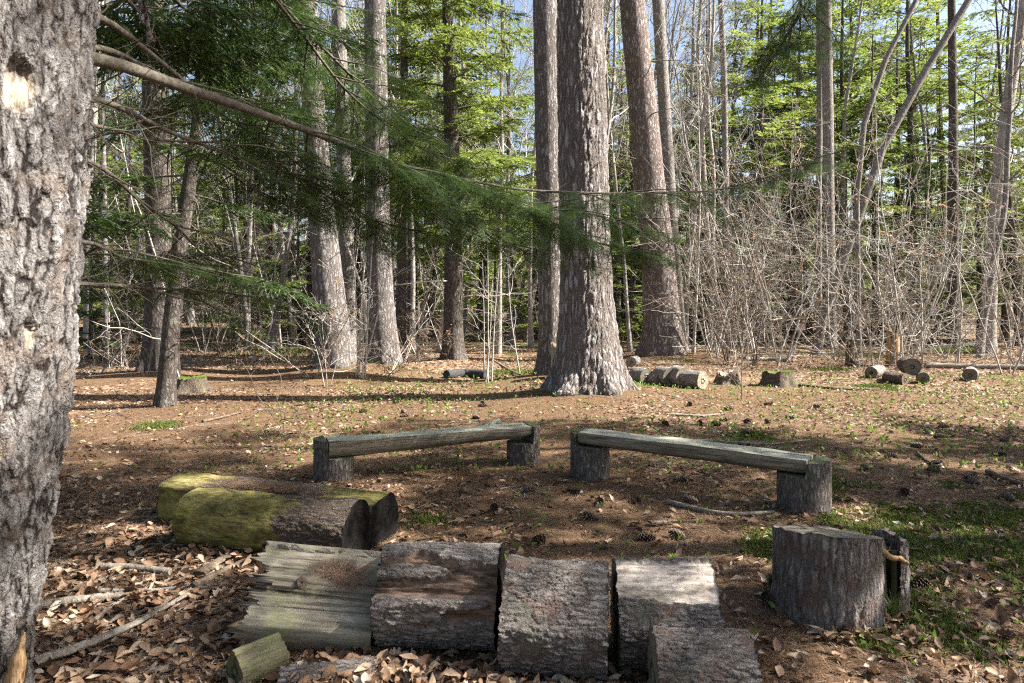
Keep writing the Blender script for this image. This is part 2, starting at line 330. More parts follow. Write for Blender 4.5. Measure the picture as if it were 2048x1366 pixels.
# ------------------------------------------------------------------ foliage templates
def branchlet(lod, rg):
    """flat conifer spray of unit length along +x: rachis, side twigs, needles"""
    V = []; T = []; A = []
    def tri(a, b, c, s):
        i = len(V); V.extend([a, b, c]); T.append((i, i + 1, i + 2)); A.extend([s] * 3)
    n = {0: 15, 1: 16, 2: 7, 3: 4}[lod]
    zc = lambda x, y: -.10 * x * x - .16 * y * y
    if lod < 2: tri((0, -.008, 0), (0, .008, 0), (1, 0, zc(1, 0)), .05)
    for i in range(n):
        t = .06 + .9 * (i + rg.uniform(-.3, .3)) / n
        for sgn in (-1, 1):
            if rg.uniform() < .1: continue
            L = (.40 * (1 - t) ** .75 + .07) * rg.uniform(.7, 1.15) * min(1, .4 + 3 * t)
            an = math.radians(rg.uniform(42, 62)) * sgn; ca, sa = math.cos(an), math.sin(an); sh = rg.uniform(.2, 1)
            if lod == 0:
                m = max(3, int(L / .030)); zj = rg.uniform(-.03, .03)
                for q in range(m):
                    u = L * (q + .5) / m; bx, by = t + u * ca, u * sa
                    for s2 in (-1, 1):
                        nl = .040 * rg.uniform(.8, 1.2); na = an + s2 * 1.15; w = .0066
                        dx, dy = math.cos(na) * nl, math.sin(na) * nl; ox, oy = ca * w, sa * w
                        z = zc(bx, by) + zj * u / L
                        tri((bx - ox, by - oy, z), (bx + ox, by + oy, z), (bx + dx, by + dy, z + rg.uniform(-.008, .008)), sh + rg.uniform(-.15, .15))
                tri((t, 0, zc(t, 0)), (t + .006, 0, zc(t, 0)), (t + L * ca, L * sa, zc(t + L * ca, L * sa)), .1)
            else:
                w = {1: .017, 2: .05, 3: .11}[lod]; ex, ey = t + L * ca, L * sa; mx, my = t + .5 * L * ca, .5 * L * sa; px, py = -sa * w, ca * w
                j = rg.uniform(-.03, .03)
                a, b2, c2, d2 = (t, 0, zc(t, 0)), (mx + px, my + py, zc(mx, my) + j), (ex, ey, zc(ex, ey) + j), (mx - px, my - py, zc(mx, my) - j)
                tri(a, b2, c2, sh); tri(a, c2, d2, sh)
    return np.array(V, float), np.array(T), np.array(A, float)
rt = np.random.default_rng(3)
TPL = {l: [branchlet(l, rt) for _ in range(4)] for l in (0, 1, 2, 3)}
def unit(a): return a / (np.linalg.norm(a, axis=-1, keepdims=True) + 1e-9)
def put_templates(geo, tpls, P, X, U, S, shade, rg):
    """place templates at P, long axis X, up hint U, scale S"""
    X = unit(X); Yv = unit(np.cross(U, X)); Z = np.cross(X, Yv); which = rg.integers(0, len(tpls), len(P))
    for k_, (V, T, A) in enumerate(tpls):
        m = which == k_; M_ = int(m.sum())
        if not M_: continue
        W = P[m][:, None] + S[m][:, None, None] * (V[None, :, 0:1] * X[m][:, None] + V[None, :, 1:2] * Yv[m][:, None] + V[None, :, 2:3] * Z[m][:, None])
        Fi = (T[None] + (np.arange(M_) * len(V))[:, None, None]).reshape(-1, 3)
        geo.add(W.reshape(-1, 3), Fi, np.clip(A[None] * .75 + shade[m][:, None], 0, 1).ravel())
def foliate(geo, path, rg, lod, start=.2, step=.12, lmax=.6, lmin=.22, droop=.25, shade=0., spread=.55, keep=1.0):
    path = np.asarray(path); seg = np.linalg.norm(np.diff(path, axis=0), axis=1); cum = np.r_[0, np.cumsum(seg)]; Lt = cum[-1]
    s = np.arange(start * Lt, Lt, step); s = np.r_[s, Lt * .985]
    s = np.clip(s + rg.uniform(-.4, .4, len(s)) * step, 0, Lt); s = np.repeat(s, 2); sg = np.tile([-1., 1.], len(s) // 2)
    kp = rg.uniform(size=len(s)) < keep; s, sg = s[kp], sg[kp]
    if not len(s): return
    P = np.stack([np.interp(s, cum, path[:, i]) for i in range(3)], -1)
    T = np.stack([np.interp(s, cum, np.gradient(path[:, i])) for i in range(3)], -1); T = unit(T)
    side = unit(np.cross(T, np.array([0, 0, 1.]))) * sg[:, None]
    f = (s / Lt - start) / max(1e-6, 1 - start); Ln = (lmin + (lmax - lmin) * np.sin(np.clip(.35 + .65 * f, 0, 1) * 3.0) ** .7) * rg.uniform(.65, 1.2, len(s))
    X = T * (1 - spread) * 1.3 + side * spread * 1.4 + np.array([0, 0, -1.]) * (droop * rg.uniform(.3, 1.5, len(s)))[:, None] + rg.normal(0, .12, (len(s), 3))
    U = np.array([0, 0, 1.]) + rg.normal(0, .25, (len(s), 3))
    put_templates(geo, TPL[lod], P, X, U, Ln, shade + rg.uniform(-.12, .12, len(s)), rg)

# ------------------------------------------------------------------ generic tree builders
def wander(p0, d0, L, n, rg, jit=.25, up=0.0):
    p = np.array(p0, float); d = np.array(d0, float); d /= np.linalg.norm(d); out = [p.copy()]; st = L / n
    for _ in range(n):
        d = d + rg.normal(0, jit, 3); d[2] += up; d /= np.linalg.norm(d); p = p + d * st; out.append(p.copy())
    return np.array(out)
def side_dir(path, i, ang, rg, az=None):
    t = path[min(i + 1, len(path) - 1)] - path[max(i - 1, 0)]; t = t / np.linalg.norm(t)
    a = np.cross(t, [0, 0, 1.]) if abs(t[2]) < .9 else np.cross(t, [1., 0, 0]); a /= np.linalg.norm(a); b = np.cross(t, a)
    az = rg.uniform(0, TAU) if az is None else az
    return t * math.cos(ang) + (a * math.cos(az) + b * math.sin(az)) * math.sin(ang)
def sub_branches(geo, path, r0, rg, levels, a=.3):
    """levels: list of (count, length_frac_lo, hi, angle, jitter, up, min_r, sides)"""
    if not levels: return
    n, lo, hi, ang, jit, up, rmin, sd = levels[0]; Lp = np.linalg.norm(np.diff(path, axis=0), axis=1).sum()
    for q in range(n):
        u = rg.uniform(.15, .98); i = int(u * (len(path) - 1)); L = Lp * rg.uniform(lo, hi) * (1.15 - .6 * u)
        fr = u * (len(path) - 1) - i; p0 = path[i] * (1 - fr) + path[min(i + 1, len(path) - 1)] * fr
        d = side_dir(path, i, ang * rg.uniform(.75, 1.2), rg); r = max(rmin, r0 * (1 - .75 * u) * .5)
        pp = wander(p0, d, L, 5 if len(levels) > 1 else 4, rg, jit, up)
        V, Fc = tube(pp, np.linspace(r, max(rmin * .6, r * .3), len(pp)), sd); geo.add(V, Fc, rg.uniform())
        sub_branches(geo, pp, r, rg, levels[1:])
def hardwood(rg, h=16, r=.14, limbs=16, first=.35, dense=1.0, lean=.03, forks=True):
    gt, gb = Geo(), Geo()
    tp = wander((0, 0, -.1), (rg.normal(0, lean), rg.normal(0, lean), 1), h, 16, rg, .045, .03)
    rr = r * (1 - .85 * np.linspace(0, 1, 17) ** 1.1); rr[0] *= 1.5
    V, Fc = tube(smooth_path(tp, 40), np.interp(np.linspace(0, 16, 40), np.arange(17), rr), 10); gt.add(V, Fc, .5)
    for q in range(limbs):
        u = first + (1 - first) * (q + rg.uniform()) / limbs; i = int(u * 16); L = h * rg.uniform(.12, .28) * (1.25 - .7 * u)
        pp = wander(tp[i], side_dir(tp, i, rg.uniform(.55, 1.1), rg), L, 7, rg, .16, .07); r1 = max(.012, rr[i] * .42)
        V, Fc = tube(pp, np.linspace(r1, .008, 8), 5); gb.add(V, Fc, .5)
        sub_branches(gb, pp, r1, rg, [(int(6 * dense), .3, .6, .8, .2, .04, .007, 3), (int(4 * dense), .3, .7, .8, .25, .03, .005, 3)])
    return gt, gb
def shrub(rg, stems=4, h=3.2, r=.018, leaf=0, flat=True, spread=.35, dense=1.0):
    gt, gb, gl = Geo(), Geo(), Geo(); allp = []
    for q in range(stems):
        d = (rg.normal(0, spread), rg.normal(0, spread), 1); hh = h * rg.uniform(.6, 1.1)
        tp = wander((rg.normal(0, .08), rg.normal(0, .08), -.05), d, hh, 9, rg, .10, .02); r1 = r * rg.uniform(.6, 1.2)
        V, Fc = tube(tp, np.linspace(r1, .004, 10), 6); gt.add(V, Fc, rg.uniform())
        nb = int(10 * dense)
        for b in range(nb):
            u = .12 + .85 * (b + rg.uniform()) / nb; i = min(int(u * 9), 8); L = hh * rg.uniform(.22, .5) * (1.2 - .6 * u)
            pp = wander(tp[i], side_dir(tp, i, rg.uniform(.9, 1.5), rg), L, 7, rg, .2, .03); rb = max(.005, r1 * .45 * (1 - .5 * u))
            rb *= rg.uniform(.7, 1.4); V, Fc = tube(pp, np.linspace(rb, .006, 8), 4); gb.add(V, Fc, rg.uniform()); allp.append(pp)
            sub_branches(gb, pp, rb, rg, [(int(5 * dense), .3, .65, .85, .28, .02, .0042, 3), (2, .3, .6, .8, .3, .02, .0032, 3)])
    if leaf:
        P = np.concatenate(allp); P = P[rg.integers(0, len(P), leaf)] + rg.normal(0, .05, (leaf, 3)); 
        put_templates(gl, LEAFT, P, rg.normal(0, 1, (leaf, 3)) + np.array([0, 0, -.6]), rg.normal(0, 1, (leaf, 3)), rg.uniform(.04, .075, leaf), rg.uniform(0, .6, leaf), rg)
    return gt, gb, gl
def conifer(rg, h=14, r=.14, base=.12, rad=2.6, lod=2, step=.34, fstep=.2, lmax=.8, droop=.25, top=.25, dead=6, keepside=None, power=.8):
    gt, gb, gf = Geo(), Geo(), Geo()
    tp = wander((0, 0, -.1), (rg.normal(0, .02), rg.normal(0, .02), 1), h, 14, rg, .02, .03)
    rr = r * (1 - .92 * np.linspace(0, 1, 15)); rr[0] *= 1.35
    V, Fc = tube(smooth_path(tp, 36), np.interp(np.linspace(0, 14, 36), np.arange(15), rr), 12); gt.add(V, Fc, .5)
    z = h * base; az = rg.uniform(0, TAU)
    while z < h * .985:
        u = z / h; az += 2.4 + rg.normal(0, .3); i = min(int(u * 14), 13); fr = u * 14 - i; p0 = tp[i] * (1 - fr) + tp[i + 1] * fr
        L = rad * ((1 - (u - base) / (1 - base)) ** power + .06) * rg.uniform(.65, 1.15)
        elev = rg.uniform(-.15, .25) + .35 * u
        d = np.array([math.cos(az) * math.cos(elev), math.sin(az) * math.cos(elev), math.sin(elev)])
        pp = wander(p0, d, L, 6, rg, .06, -droop * .18); rb = max(.008, .011 * L + .004)
        V, Fc = tube(pp, np.linspace(rb, .004, 7), 4); gb.add(V, Fc, .5)
        if rg.uniform() > .06: foliate(gf, pp, rg, lod, .22, fstep, min(lmax, .35 * L + .2), .22, droop, shade=rg.uniform(-.1, .25))
        z += step * rg.uniform(.6, 1.4)
    for q in range(dead):
        i = rg.integers(1, 6); pp = wander(tp[i], side_dir(tp, i, 1.4, rg), rg.uniform(.5, 1.6), 5, rg, .12, -.02)
        V, Fc = tube(pp, np.linspace(.012, .003, 6), 4); gb.add(V, Fc, .5); sub_branches(gb, pp, .008, rg, [(4, .3, .6, .8, .2, 0, .003, 3)])
    return gt, gb, gf

# dead-leaf templates (unit length along x, curled)
def leaf_t(rg, detail=False):
    ts = np.linspace(0, 1, {True: 9, False: 5, None: 3}[detail]); V = []; c1, c2, tw = rg.uniform(-.8, 1.1), rg.uniform(-.6, 2.2), rg.uniform(-.8, .8); wf = rg.uniform(.6, 1.05)
    lob = rg.uniform() < .6 and detail
    for i, t in enumerate(ts):
        w = wf * (.32 * math.sin(math.pi * min(1, t ** 1.2 * .95 + .03)) ** 1.1 + .004) * rg.uniform(.8, 1.15)
        if lob: w *= (1.25 if i % 2 else .62)
        zc = c1 * (t - .5) ** 2
        for s_ in (-1, 0, 1): V.append((t - .5, s_ * w, zc + c2 * (abs(s_) * w) ** 1.3 + tw * s_ * w * t + rg.normal(0, .015)))
    return np.array(V), np.concatenate([np.stack([f_[:, [0, 1, 2]], f_[:, [0, 2, 3]]], 1).reshape(-1, 3) for f_ in [grid_faces(len(ts), 3, False)]]), np.full(len(V), .0)
LEAFT = [leaf_t(rt) for _ in range(8)]
def leaf_low(rg):
    a, b, c, d = rg.uniform(-.12, .2, 4); w = rg.uniform(.18, .34)
    return np.array([(-.5, 0, a), (-.05, -w, b), (.0, 0, 0), (.05, w, c), (.5, 0, d)]), np.array([(0, 1, 2), (0, 2, 3), (1, 4, 2), (2, 4, 3)]), np.zeros(5)
LEAFC = [leaf_low(rt) for _ in range(8)]
LEAFB = [leaf_t(rt, True) for _ in range(8)]
#__SECTION2__
# ------------------------------------------------------------------ the large trunks (rows: photo row, left and right edge)
def px_trunk(name, label, rows, d, mat, top=20., flare=.45, lobes=5, sides=56, dz=.1, seed=1, fh=.32, ylean=0., group=None, lump=.03, cat='tree', zvis=9.5, scars=()):
    rg = np.random.default_rng(seed); rows = sorted(rows, reverse=True)
    z = np.array([H - (r[0] - Y0) * d / F for r in rows]); cx = np.array([((r[1] + r[2]) / 2 - 1024) * d / F for r in rows]); rad = np.array([(r[2] - r[1]) / 2 * d / F for r in rows])
    sl0 = (cx[1] - cx[0]) / (z[1] - z[0]); slT = (cx[-1] - cx[0]) / (z[-1] - z[0]); zb0 = gz(cx[0], d)
    bx = cx[0] + sl0 * (zb0 - z[0]) * .6; zb = gz(bx, d)
    zz = np.r_[np.arange(zb - .18, min(zvis, top), dz), np.linspace(min(zvis, top), top, 14)[1:]]
    zk = np.r_[zb - .2, z, top]; xk = np.r_[bx, cx, cx[-1] + slT * (top - z[-1]) * .7]; rk = np.r_[rad[0] * 1.04, rad, rad[-1] * .35]
    X = np.interp(zz, zk, xk); R = np.interp(zz, zk, rk); Yc = d + ylean * (zz - zb)
    th = np.arange(sides) * TAU / sides; ph = rg.uniform(0, TAU)
    e = np.exp(-np.clip(zz - zb, 0, None) / fh)[:, None]; lob = np.clip(np.cos(lobes * th + ph + .6 * np.sin(2 * th + ph)), -.3, 1)[None]
    ct, st = np.cos(th)[None], np.sin(th)[None]
    base = np.stack(np.broadcast_arrays(R[:, None] * ct * 3, R[:, None] * st * 3, zz[:, None] * .8), -1)
    RR = R[:, None] * (1 + flare * e * (.7 + .45 * lob) + lump * 2 * fbm(base, 3, seed))
    V = np.stack([X[:, None] + RR * ct, Yc[:, None] + RR * st, np.broadcast_to(zz[:, None], RR.shape)], -1)
    bare = np.zeros(RR.shape)
    for zc_, ac, wa, hz, dep in scars:      # torn patches: height, bearing, half width (rad), half height, depth
        da = (th[None] - ac + math.pi) % TAU - math.pi; rr_ = np.hypot(da / wa, (zz[:, None] - zc_) / hz) + .35 * fbm(base * 9, 3, seed + 3); m = 1 - np.clip((rr_ - .75) / .3, 0, 1)
        up_ = np.clip((zz[:, None] - zc_) / hz + .1, 0, 1); RR = RR - dep * m * (.35 + 1.3 * up_); bare = np.maximum(bare, m * (1 - .9 * up_))
    V = np.stack([X[:, None] + RR * ct, Yc[:, None] + RR * st, np.broadcast_to(zz[:, None], RR.shape)], -1)
    root = thing(name, label, cat, (bx, d, zb), group)
    gg = Geo(); gg.add(V.reshape(-1, 3), grid_faces(len(zz), sides, True), .5, bare.ravel()); part('trunk', gg, mat, root)
    root['_r'] = float(rad[-1] * .35); root['_tx'] = float(xk[-1]); root['_ty'] = float(Yc[-1]); root['_zt'] = float(top)
    return root, (lambda zq: np.array([np.interp(zq, zk, xk), d + ylean * (zq - zb), zq]), lambda zq: float(np.interp(zq, zk, rk)))
def stubs(root, fn, zs, seed, mat='twig2', Lr=(.3, 1.2), tw=4):
    """dead side branches, each its own part"""
    ax, rf = fn; rg = np.random.default_rng(seed)
    for z_ in zs:
        a = rg.uniform(0, TAU); p = ax(z_); dr = np.array([math.cos(a), math.sin(a), rg.uniform(-.15, .35)]); L = rg.uniform(*Lr)
        pp = wander(p + dr * rf(z_) * .8, dr, L, 6, rg, .12, -.01); gg = Geo()
        V, Fc = tube(pp, np.linspace(.011 + .006 * L, .003, 7), 5); gg.add(V, Fc, .5)
        sub_branches(gg, pp, .009, rg, [(tw, .3, .6, .8, .2, 0, .0035, 3)]); part('dead_branch', gg, M[mat], root)
def crown_top(root, seed, rad=3.2, n=26, depth=9):
    """the pine's crown above the frame"""
    rg = np.random.default_rng(seed); gb, gf = Geo(), Geo(); zt = root['_zt']; loc = np.array(root.location)
    for q in range(n):
        z_ = zt - depth * (q + rg.uniform()) / n; az = q * 2.4; f = (zt - z_) / depth
        pp = wander((root['_tx'] - 0 * f, root['_ty'], z_), (math.cos(az), math.sin(az), rg.uniform(0, .4)), rad * (.25 + .75 * f) * rg.uniform(.6, 1.1), 6, rg, .07, .01)
        V, Fc = tube(pp, np.linspace(.035, .006, 7), 4); gb.add(V, Fc, .5); foliate(gf, pp, rg, 3, .3, .26, .7, .3, 0., shade=.1)
    part('crown_limbs', gb, M['limb'], root); part('crown', gf, M['hem'], root)

P = []
P.append(px_trunk('pine_tree', 'biggest pine trunk, deeply furrowed, standing before the clearing with spreading root flare',
    [(700, 1118, 1236), (600, 1121, 1226), (400, 1119, 1216), (200, 1116, 1211), (0, 1114, 1206)], 11.8, M['pine'], 22, .52, 6, 200, .035, 11, .36))
stubs(P[-1][0], P[-1][1], [3.6, 4.4, 5.2, 6.1, 6.7], 5, Lr=(.15, .5), tw=1)
P.append(px_trunk('pine_tree', 'straight dark pine trunk just left of and behind the biggest pine',
    [(680, 1078, 1126), (500, 1075, 1124), (250, 1070, 1119), (0, 1066, 1114)], 14.2, M['pine2'], 22, .5, 5, 72, .06, 12))
stubs(P[-1][0], P[-1][1], [3.2, 4.1, 4.8, 5.8, 6.9], 6, Lr=(.5, 1.6), tw=3)
P.append(px_trunk('pine_tree', 'reddish pine leaning left, right of the biggest pine and above the row of logs',
    [(660, 1290, 1362), (500, 1282, 1348), (350, 1267, 1328), (200, 1256, 1312), (0, 1239, 1289)], 19.5, M['pine3'], 24, .5, 5, 84, .07, 13, .42))
stubs(P[-1][0], P[-1][1], [5.2, 6.5, 8.0, 9.0], 7, Lr=(.3, 1.4), tw=2)
P.append(px_trunk('pine_tree', 'left-leaning pine whose base hides behind pale saplings, left of centre',
    [(680, 634, 701), (600, 627, 692), (450, 618, 672), (380, 613, 664), (200, 604, 648), (0, 588, 632)], 15.2, M['pine2'], 22, .35, 5, 76, .06, 14))
P.append(px_trunk('pine_tree', 'pine with swollen base on a needle mound, right beside the pale sapling clump',
    [(680, 735, 796), (600, 735, 788), (500, 733, 782), (300, 731, 777), (0, 729, 771)], 15.8, M['pine2'], 22, .3, 4, 76, .06, 15))
stubs(P[-1][0], P[-1][1], [2.2, 3.1, 4.3, 5.6], 8, Lr=(.5, 1.8), tw=4)
P.append(px_trunk('pine_tree', 'dark shaded pine behind the thin leaning tree on the left',
    [(650, 291, 345), (500, 294, 343), (300, 289, 340), (100, 285, 332), (0, 283, 328)], 15.0, M['dark'], 22, .55, 4, 72, .06, 16, .4))
stubs(P[-1][0], P[-1][1], [2.6, 3.3, 4.2, 5.1, 6.0], 9, Lr=(.6, 1.9), tw=4)
for i, q in enumerate(P): crown_top(q[0], 60 + i)
P.append(px_trunk('pine_tree', 'slim grey trunk between the left-leaning pine and the pine with swollen base',
    [(680, 686, 714), (450, 677, 706), (200, 670, 697), (0, 663, 690)], 20.5, M['hard'], 19, .3, 4, 36, .15, 17))
P.append(px_trunk('hardwood_tree', 'flaking trunk close behind the reddish leaning pine',
    [(680, 1345, 1373), (500, 1333, 1359), (200, 1316, 1340), (0, 1304, 1328)], 22.5, M['hard'], 19, .35, 4, 36, .15, 18))
P.append(px_trunk('birch_tree', 'pale smooth trunk leaning right at the right edge of the view',
    [(660, 1962, 1990), (500, 1972, 1996), (300, 1990, 2013), (50, 2030, 2051)], 22.0, M['pale'], 17, .3, 4, 36, .12, 19))
stubs(P[-1][0], P[-1][1], [3, 4, 4.7, 5.5, 6.3, 7, 8], 10, 'twig', (.8, 2.2), 7)
P.append(px_trunk('hardwood_tree', 'tall grey trunk standing over the bare brush right of centre',
    [(640, 1650, 1672), (400, 1648, 1668), (200, 1645, 1666), (0, 1641, 1662)], 24.0, M['hard'], 18, .3, 4, 30, .15, 20))
P.append(px_trunk('hardwood_tree', 'thin lichen-grey trunk beside the tall grey trunk over the brush',
    [(640, 1632, 1644), (400, 1632, 1643), (150, 1634, 1646), (0, 1632, 1643)], 24.6, M['hard'], 16, .3, 4, 24, .2, 21))
P.append(px_trunk('hardwood_tree', 'slanting dark trunk leaning hard to the right over the brush',
    [(640, 1636, 1654), (400, 1722, 1738), (300, 1755, 1772), (150, 1838, 1854), (0, 1930, 1945)], 21.0, M['hard'], 12, .2, 4, 24, .15, 22))
P.append(px_trunk('hardwood_tree', 'slender trunk curving up to the right left of the slanting dark trunk',
    [(640, 1712, 1722), (400, 1709, 1719), (250, 1722, 1733), (120, 1765, 1776), (0, 1828, 1838)], 20.4, M['hard'], 12, .2, 4, 20, .15, 23))
P.append(px_trunk('hardwood_tree', 'straight dark trunk in front of the green hemlocks, far right',
    [(640, 1898, 1918), (400, 1898, 1916), (200, 1898, 1914), (0, 1896, 1910)], 23.5, M['dark'], 17, .3, 4, 30, .15, 24))
P.append(px_trunk('hardwood_tree', 'slender grey trunk right of the reddish leaning pine, reaching above the brush',
    [(640, 1448, 1460), (400, 1446, 1458), (150, 1442, 1454), (0, 1436, 1447)], 26.0, M['hard'], 16, .3, 4, 24, .2, 25))
P.append(px_trunk('hardwood_tree', 'thin white trunk in the woods left of the dark shaded pine',
    [(640, 207, 219), (450, 204, 214), (200, 202, 211)], 22.0, M['pale'], 14, .2, 4, 20, .2, 26))
P.append(px_trunk('hemlock_tree', 'dark narrow trunk right behind the pine with swollen base',
    [(660, 791, 814), (500, 794, 815), (200, 800, 816)], 18.8, M['dark'], 15, .3, 4, 28, .15, 27))
# thin dark leaning hemlock on the left, with sprays of its own
root, fn = px_trunk('hemlock_tree', 'thin dark hemlock leaning right, before the shaded pine on the left',
    [(790, 313, 349), (650, 326, 361), (500, 344, 374), (350, 368, 394), (260, 382, 404)], 10.7, M['dark'], 13, .3, 4, 40, .06, 28, .2)
P.append((root, fn)); rg = np.random.default_rng(77); gb, gf = Geo(), Geo()
for q in range(46):
    z_ = 2.1 + 9.5 * (q / 46) ** .8; a = q * 2.4 + rg.normal(0, .3); L = rg.uniform(1.2, 2.6) * (1.1 - .6 * q / 46)
    if z_ < 3.4 and math.sin(a) < -.2: L *= .45
    pp = wander(fn[0](z_), (math.cos(a), math.sin(a), rg.uniform(-.1, .2)), L, 6, rg, .07, -.03)
    V, Fc = tube(pp, np.linspace(.02, .004, 7), 5); gb.add(V, Fc, .5)
    foliate(gf, pp, rg, 1, .3, .13, .5, .25, .2, shade=-.05)
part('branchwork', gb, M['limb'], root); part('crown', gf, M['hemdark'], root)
# hemlock behind the centre with boughs in the sun
root, fn = px_trunk('hemlock_tree', 'hemlock with sunlit green boughs left of the two central pines',
    [(690, 886, 926), (550, 889, 926), (350, 889, 920), (150, 886, 912), (0, 884, 904)], 18.5, M['dark'], 15, .45, 5, 48, .1, 29, .3)
P.append((root, fn)); gb, gf = Geo(), Geo()
for q in range(76):
    z_ = 3.4 + 11 * (q / 76); a = q * 2.4 + rg.normal(0, .3); L = rg.uniform(1.6, 3.2) * (1.08 - .7 * q / 76)
    pp = wander(fn[0](z_), (math.cos(a), math.sin(a), rg.uniform(0, .45)), L, 6, rg, .08, -.03)
    V, Fc = tube(pp, np.linspace(.03, .005, 7), 5); gb.add(V, Fc, .5)
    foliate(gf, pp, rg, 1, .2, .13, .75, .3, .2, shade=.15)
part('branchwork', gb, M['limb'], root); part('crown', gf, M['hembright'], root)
stubs(root, fn, [1.2, 1.7, 2.1, 2.6, 3.0, 3.4], 12, 'twig', (1., 2.4), 5)

# ------------------------------------------------------------------ the near tree at the left edge, with its long boughs
nt, nfn = px_trunk('large_conifer_tree', 'large near tree with pale scaly bark filling the left edge, long boughs reaching right',
    [(1330, -335, 26), (1200, -332, 50), (1100, -325, 70), (900, -300, 98), (700, -278, 124), (500, -262, 142), (300, -250, 154), (100, -238, 164), (0, -232, 170)], 2.8, M['near'], 13, .06, 4, 150, .011, 31, .25, lump=.045, zvis=3.1, scars=[(2.36, -.62, .13, .10, .03), (1.47, -.36, .05, .05, .02), (1.06, -.5, .04, .04, .02)])
NT_ = nt
def bough(rows, r0, start=.45, step=.11, lmax=.55, droop=.3, seed=1, lod=0, keep=1., twigs=10, n=26, shade=-.05, wood='limb', lmin=.2):
    rg = np.random.default_rng(seed); path = smooth_path([r if len(r) == 3 and isinstance(r, np.ndarray) else at(*r) for r in rows], n)
    path = path + .012 * np.stack([fbm(path * 3, 2, seed), fbm(path * 3, 2, seed + 5), fbm(path * 3, 2, seed + 9)], -1)
    gg = Geo(); V, Fc = tube(path, r0 * (1 - .82 * np.linspace(0, 1, n)) + .002, 8); gg.add(V, Fc, .5)
    # bare dead twigs near the trunk
    for q in range(twigs):
        u = rg.uniform(.05, .75); i = int(u * (n - 1)); pp = wander(path[i], side_dir(path, i, rg.uniform(.5, 1.2), rg), rg.uniform(.2, .6), 6, rg, .2, -.03)
        V, Fc = tube(pp, np.linspace(.004, .0012, 7), 4); gg.add(V, Fc, .8); sub_branches(gg, pp, .003, rg, [(4, .3, .7, .7, .25, -.02, .0012, 3)])
    b = part('branch', gg, M[wood], NT_)
    gf = Geo(); foliate(gf, path, rg, lod, start, step, lmax, lmin, droop, shade=shade, keep=keep)
    # secondary branches carry most of the sprays
    g2 = Geo(); m = int(13 * (1 - start) * np.linalg.norm(np.diff(path, axis=0), axis=1).sum() / 2.0)
    for q in range(m):
        u = start * .8 + (1 - start * .8) * (q + rg.uniform()) / m; i = min(int(u * (n - 1)), n - 2); sg = 1 if q % 2 else -1
        t = unit(path[i + 1] - path[i]); sd = unit(np.cross(t, [0, 0, 1.])) * sg
        L = rg.uniform(.5, 1.05) * (1.15 - .6 * u); pp = wander(path[i], t * .7 + sd * .8 + np.array([0, 0, rg.uniform(-.3, .15)]), L, 6, rg, .08, -.04)
        V, Fc = tube(pp, np.linspace(.007, .0015, 7), 4); g2.add(V, Fc, .5)
        if keep > .3: foliate(gf, pp, rg, lod, .12, step * 1.1, lmax * .72, lmin * .8, droop, shade=shade + rg.uniform(-.08, .1), keep=keep)
    part('side_branch', g2, M[wood], b)
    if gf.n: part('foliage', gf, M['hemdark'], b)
    return path
def tp(z): return nfn[0](z) + np.array([.12, .12, 0])
bough([tp(2.55), (195, 120, 2.95), (400, 186, 3.6), (640, 270, 4.6), (800, 332, 5.2), (930, 362, 5.7), (1050, 420, 6.2), (1180, 480, 6.7), (1300, 505, 7.2)], .030, .40, .11, .55, .28, 101, keep=.95)
bough([tp(2.75), (200, 35, 3.05), (330, 130, 3.8), (450, 232, 4.5), (560, 300, 5.1), (690, 400, 5.7), (780, 470, 6.1)], .016, .42, .12, .5, .3, 102, keep=.85)
bough([tp(2.4), (188, 198, 3.0), (284, 236, 3.5), (376, 280, 4.0), (513, 328, 4.6), (600, 356, 5.0), (720, 430, 5.6), (860, 470, 6.1)], .014, .5, .13, .45, .3, 103, keep=.85)
bough([tp(2.6), (198, 95, 3.1), (300, 140, 3.7), (360, 175, 4.1), (470, 200, 4.9), (600, 235, 5.8)], .014, .45, .13, .4, .25, 104, keep=.75)
bough([tp(2.2), (188, 325, 3.0), (287, 407, 3.6), (366, 466, 4.1), (450, 560, 4.8)], .010, .7, .15, .3, .3, 105, keep=.2, twigs=16)
bough([tp(1.65), (170, 570, 3.2), (294, 576, 4.0), (444, 585, 5.0), (581, 605, 6.0)], .010, .55, .14, .4, .2, 106, keep=.5, twigs=12)
bough([tp(1.85), (175, 485, 3.1), (250, 515, 3.6), (320, 520, 4.2), (470, 500, 5.2)], .009, .35, .13, .42, .2, 107, keep=.7)
bough([at(860, 345, 5.4), (1050, 380, 6.0), (1250, 387, 6.6), (1430, 380, 7.2), (1560, 345, 7.6), (1650, 308, 7.9)], .010, .25, .13, .34, .3, 108, keep=.62, twigs=2)
bough([tp(4.1), (430, -140, 4.2), (560, 10, 4.9), (690, 178, 5.5), (790, 262, 6.0), (900, 330, 6.6)], .014, .4, .13, .45, .35, 109, keep=.65)
bough([tp(4.3), (400, -200, 4.3), (600, 48, 5.3), (747, 196, 6.0), (835, 262, 6.5), (980, 400, 7.4)], .014, .45, .13, .45, .35, 110, keep=.65)
bough([tp(3.6), (300, -60, 4.0), (400, 40, 5.0), (520, 110, 6.2), (640, 150, 7.2)], .015, .3, .12, .5, .35, 111, keep=.65, lod=1)
bough([tp(3.3), (240, -20, 3.8), (320, 60, 4.8), (430, 150, 6.0), (520, 240, 7.0)], .013, .35, .12, .5, .4, 112, keep=.65, lod=1)
bough([tp(4.4), (360, -160, 4.5), (470, -40, 5.8), (600, 40, 7.2), (690, 90, 8.0)], .015, .35, .12, .55, .35, 113, keep=.55, lod=1)
bough([at(760, 315, 5.1), (850, 400, 5.6), (950, 450, 6.1), (1080, 520, 6.6)], .009, .1, .12, .42, .4, 114, keep=.85, twigs=2)
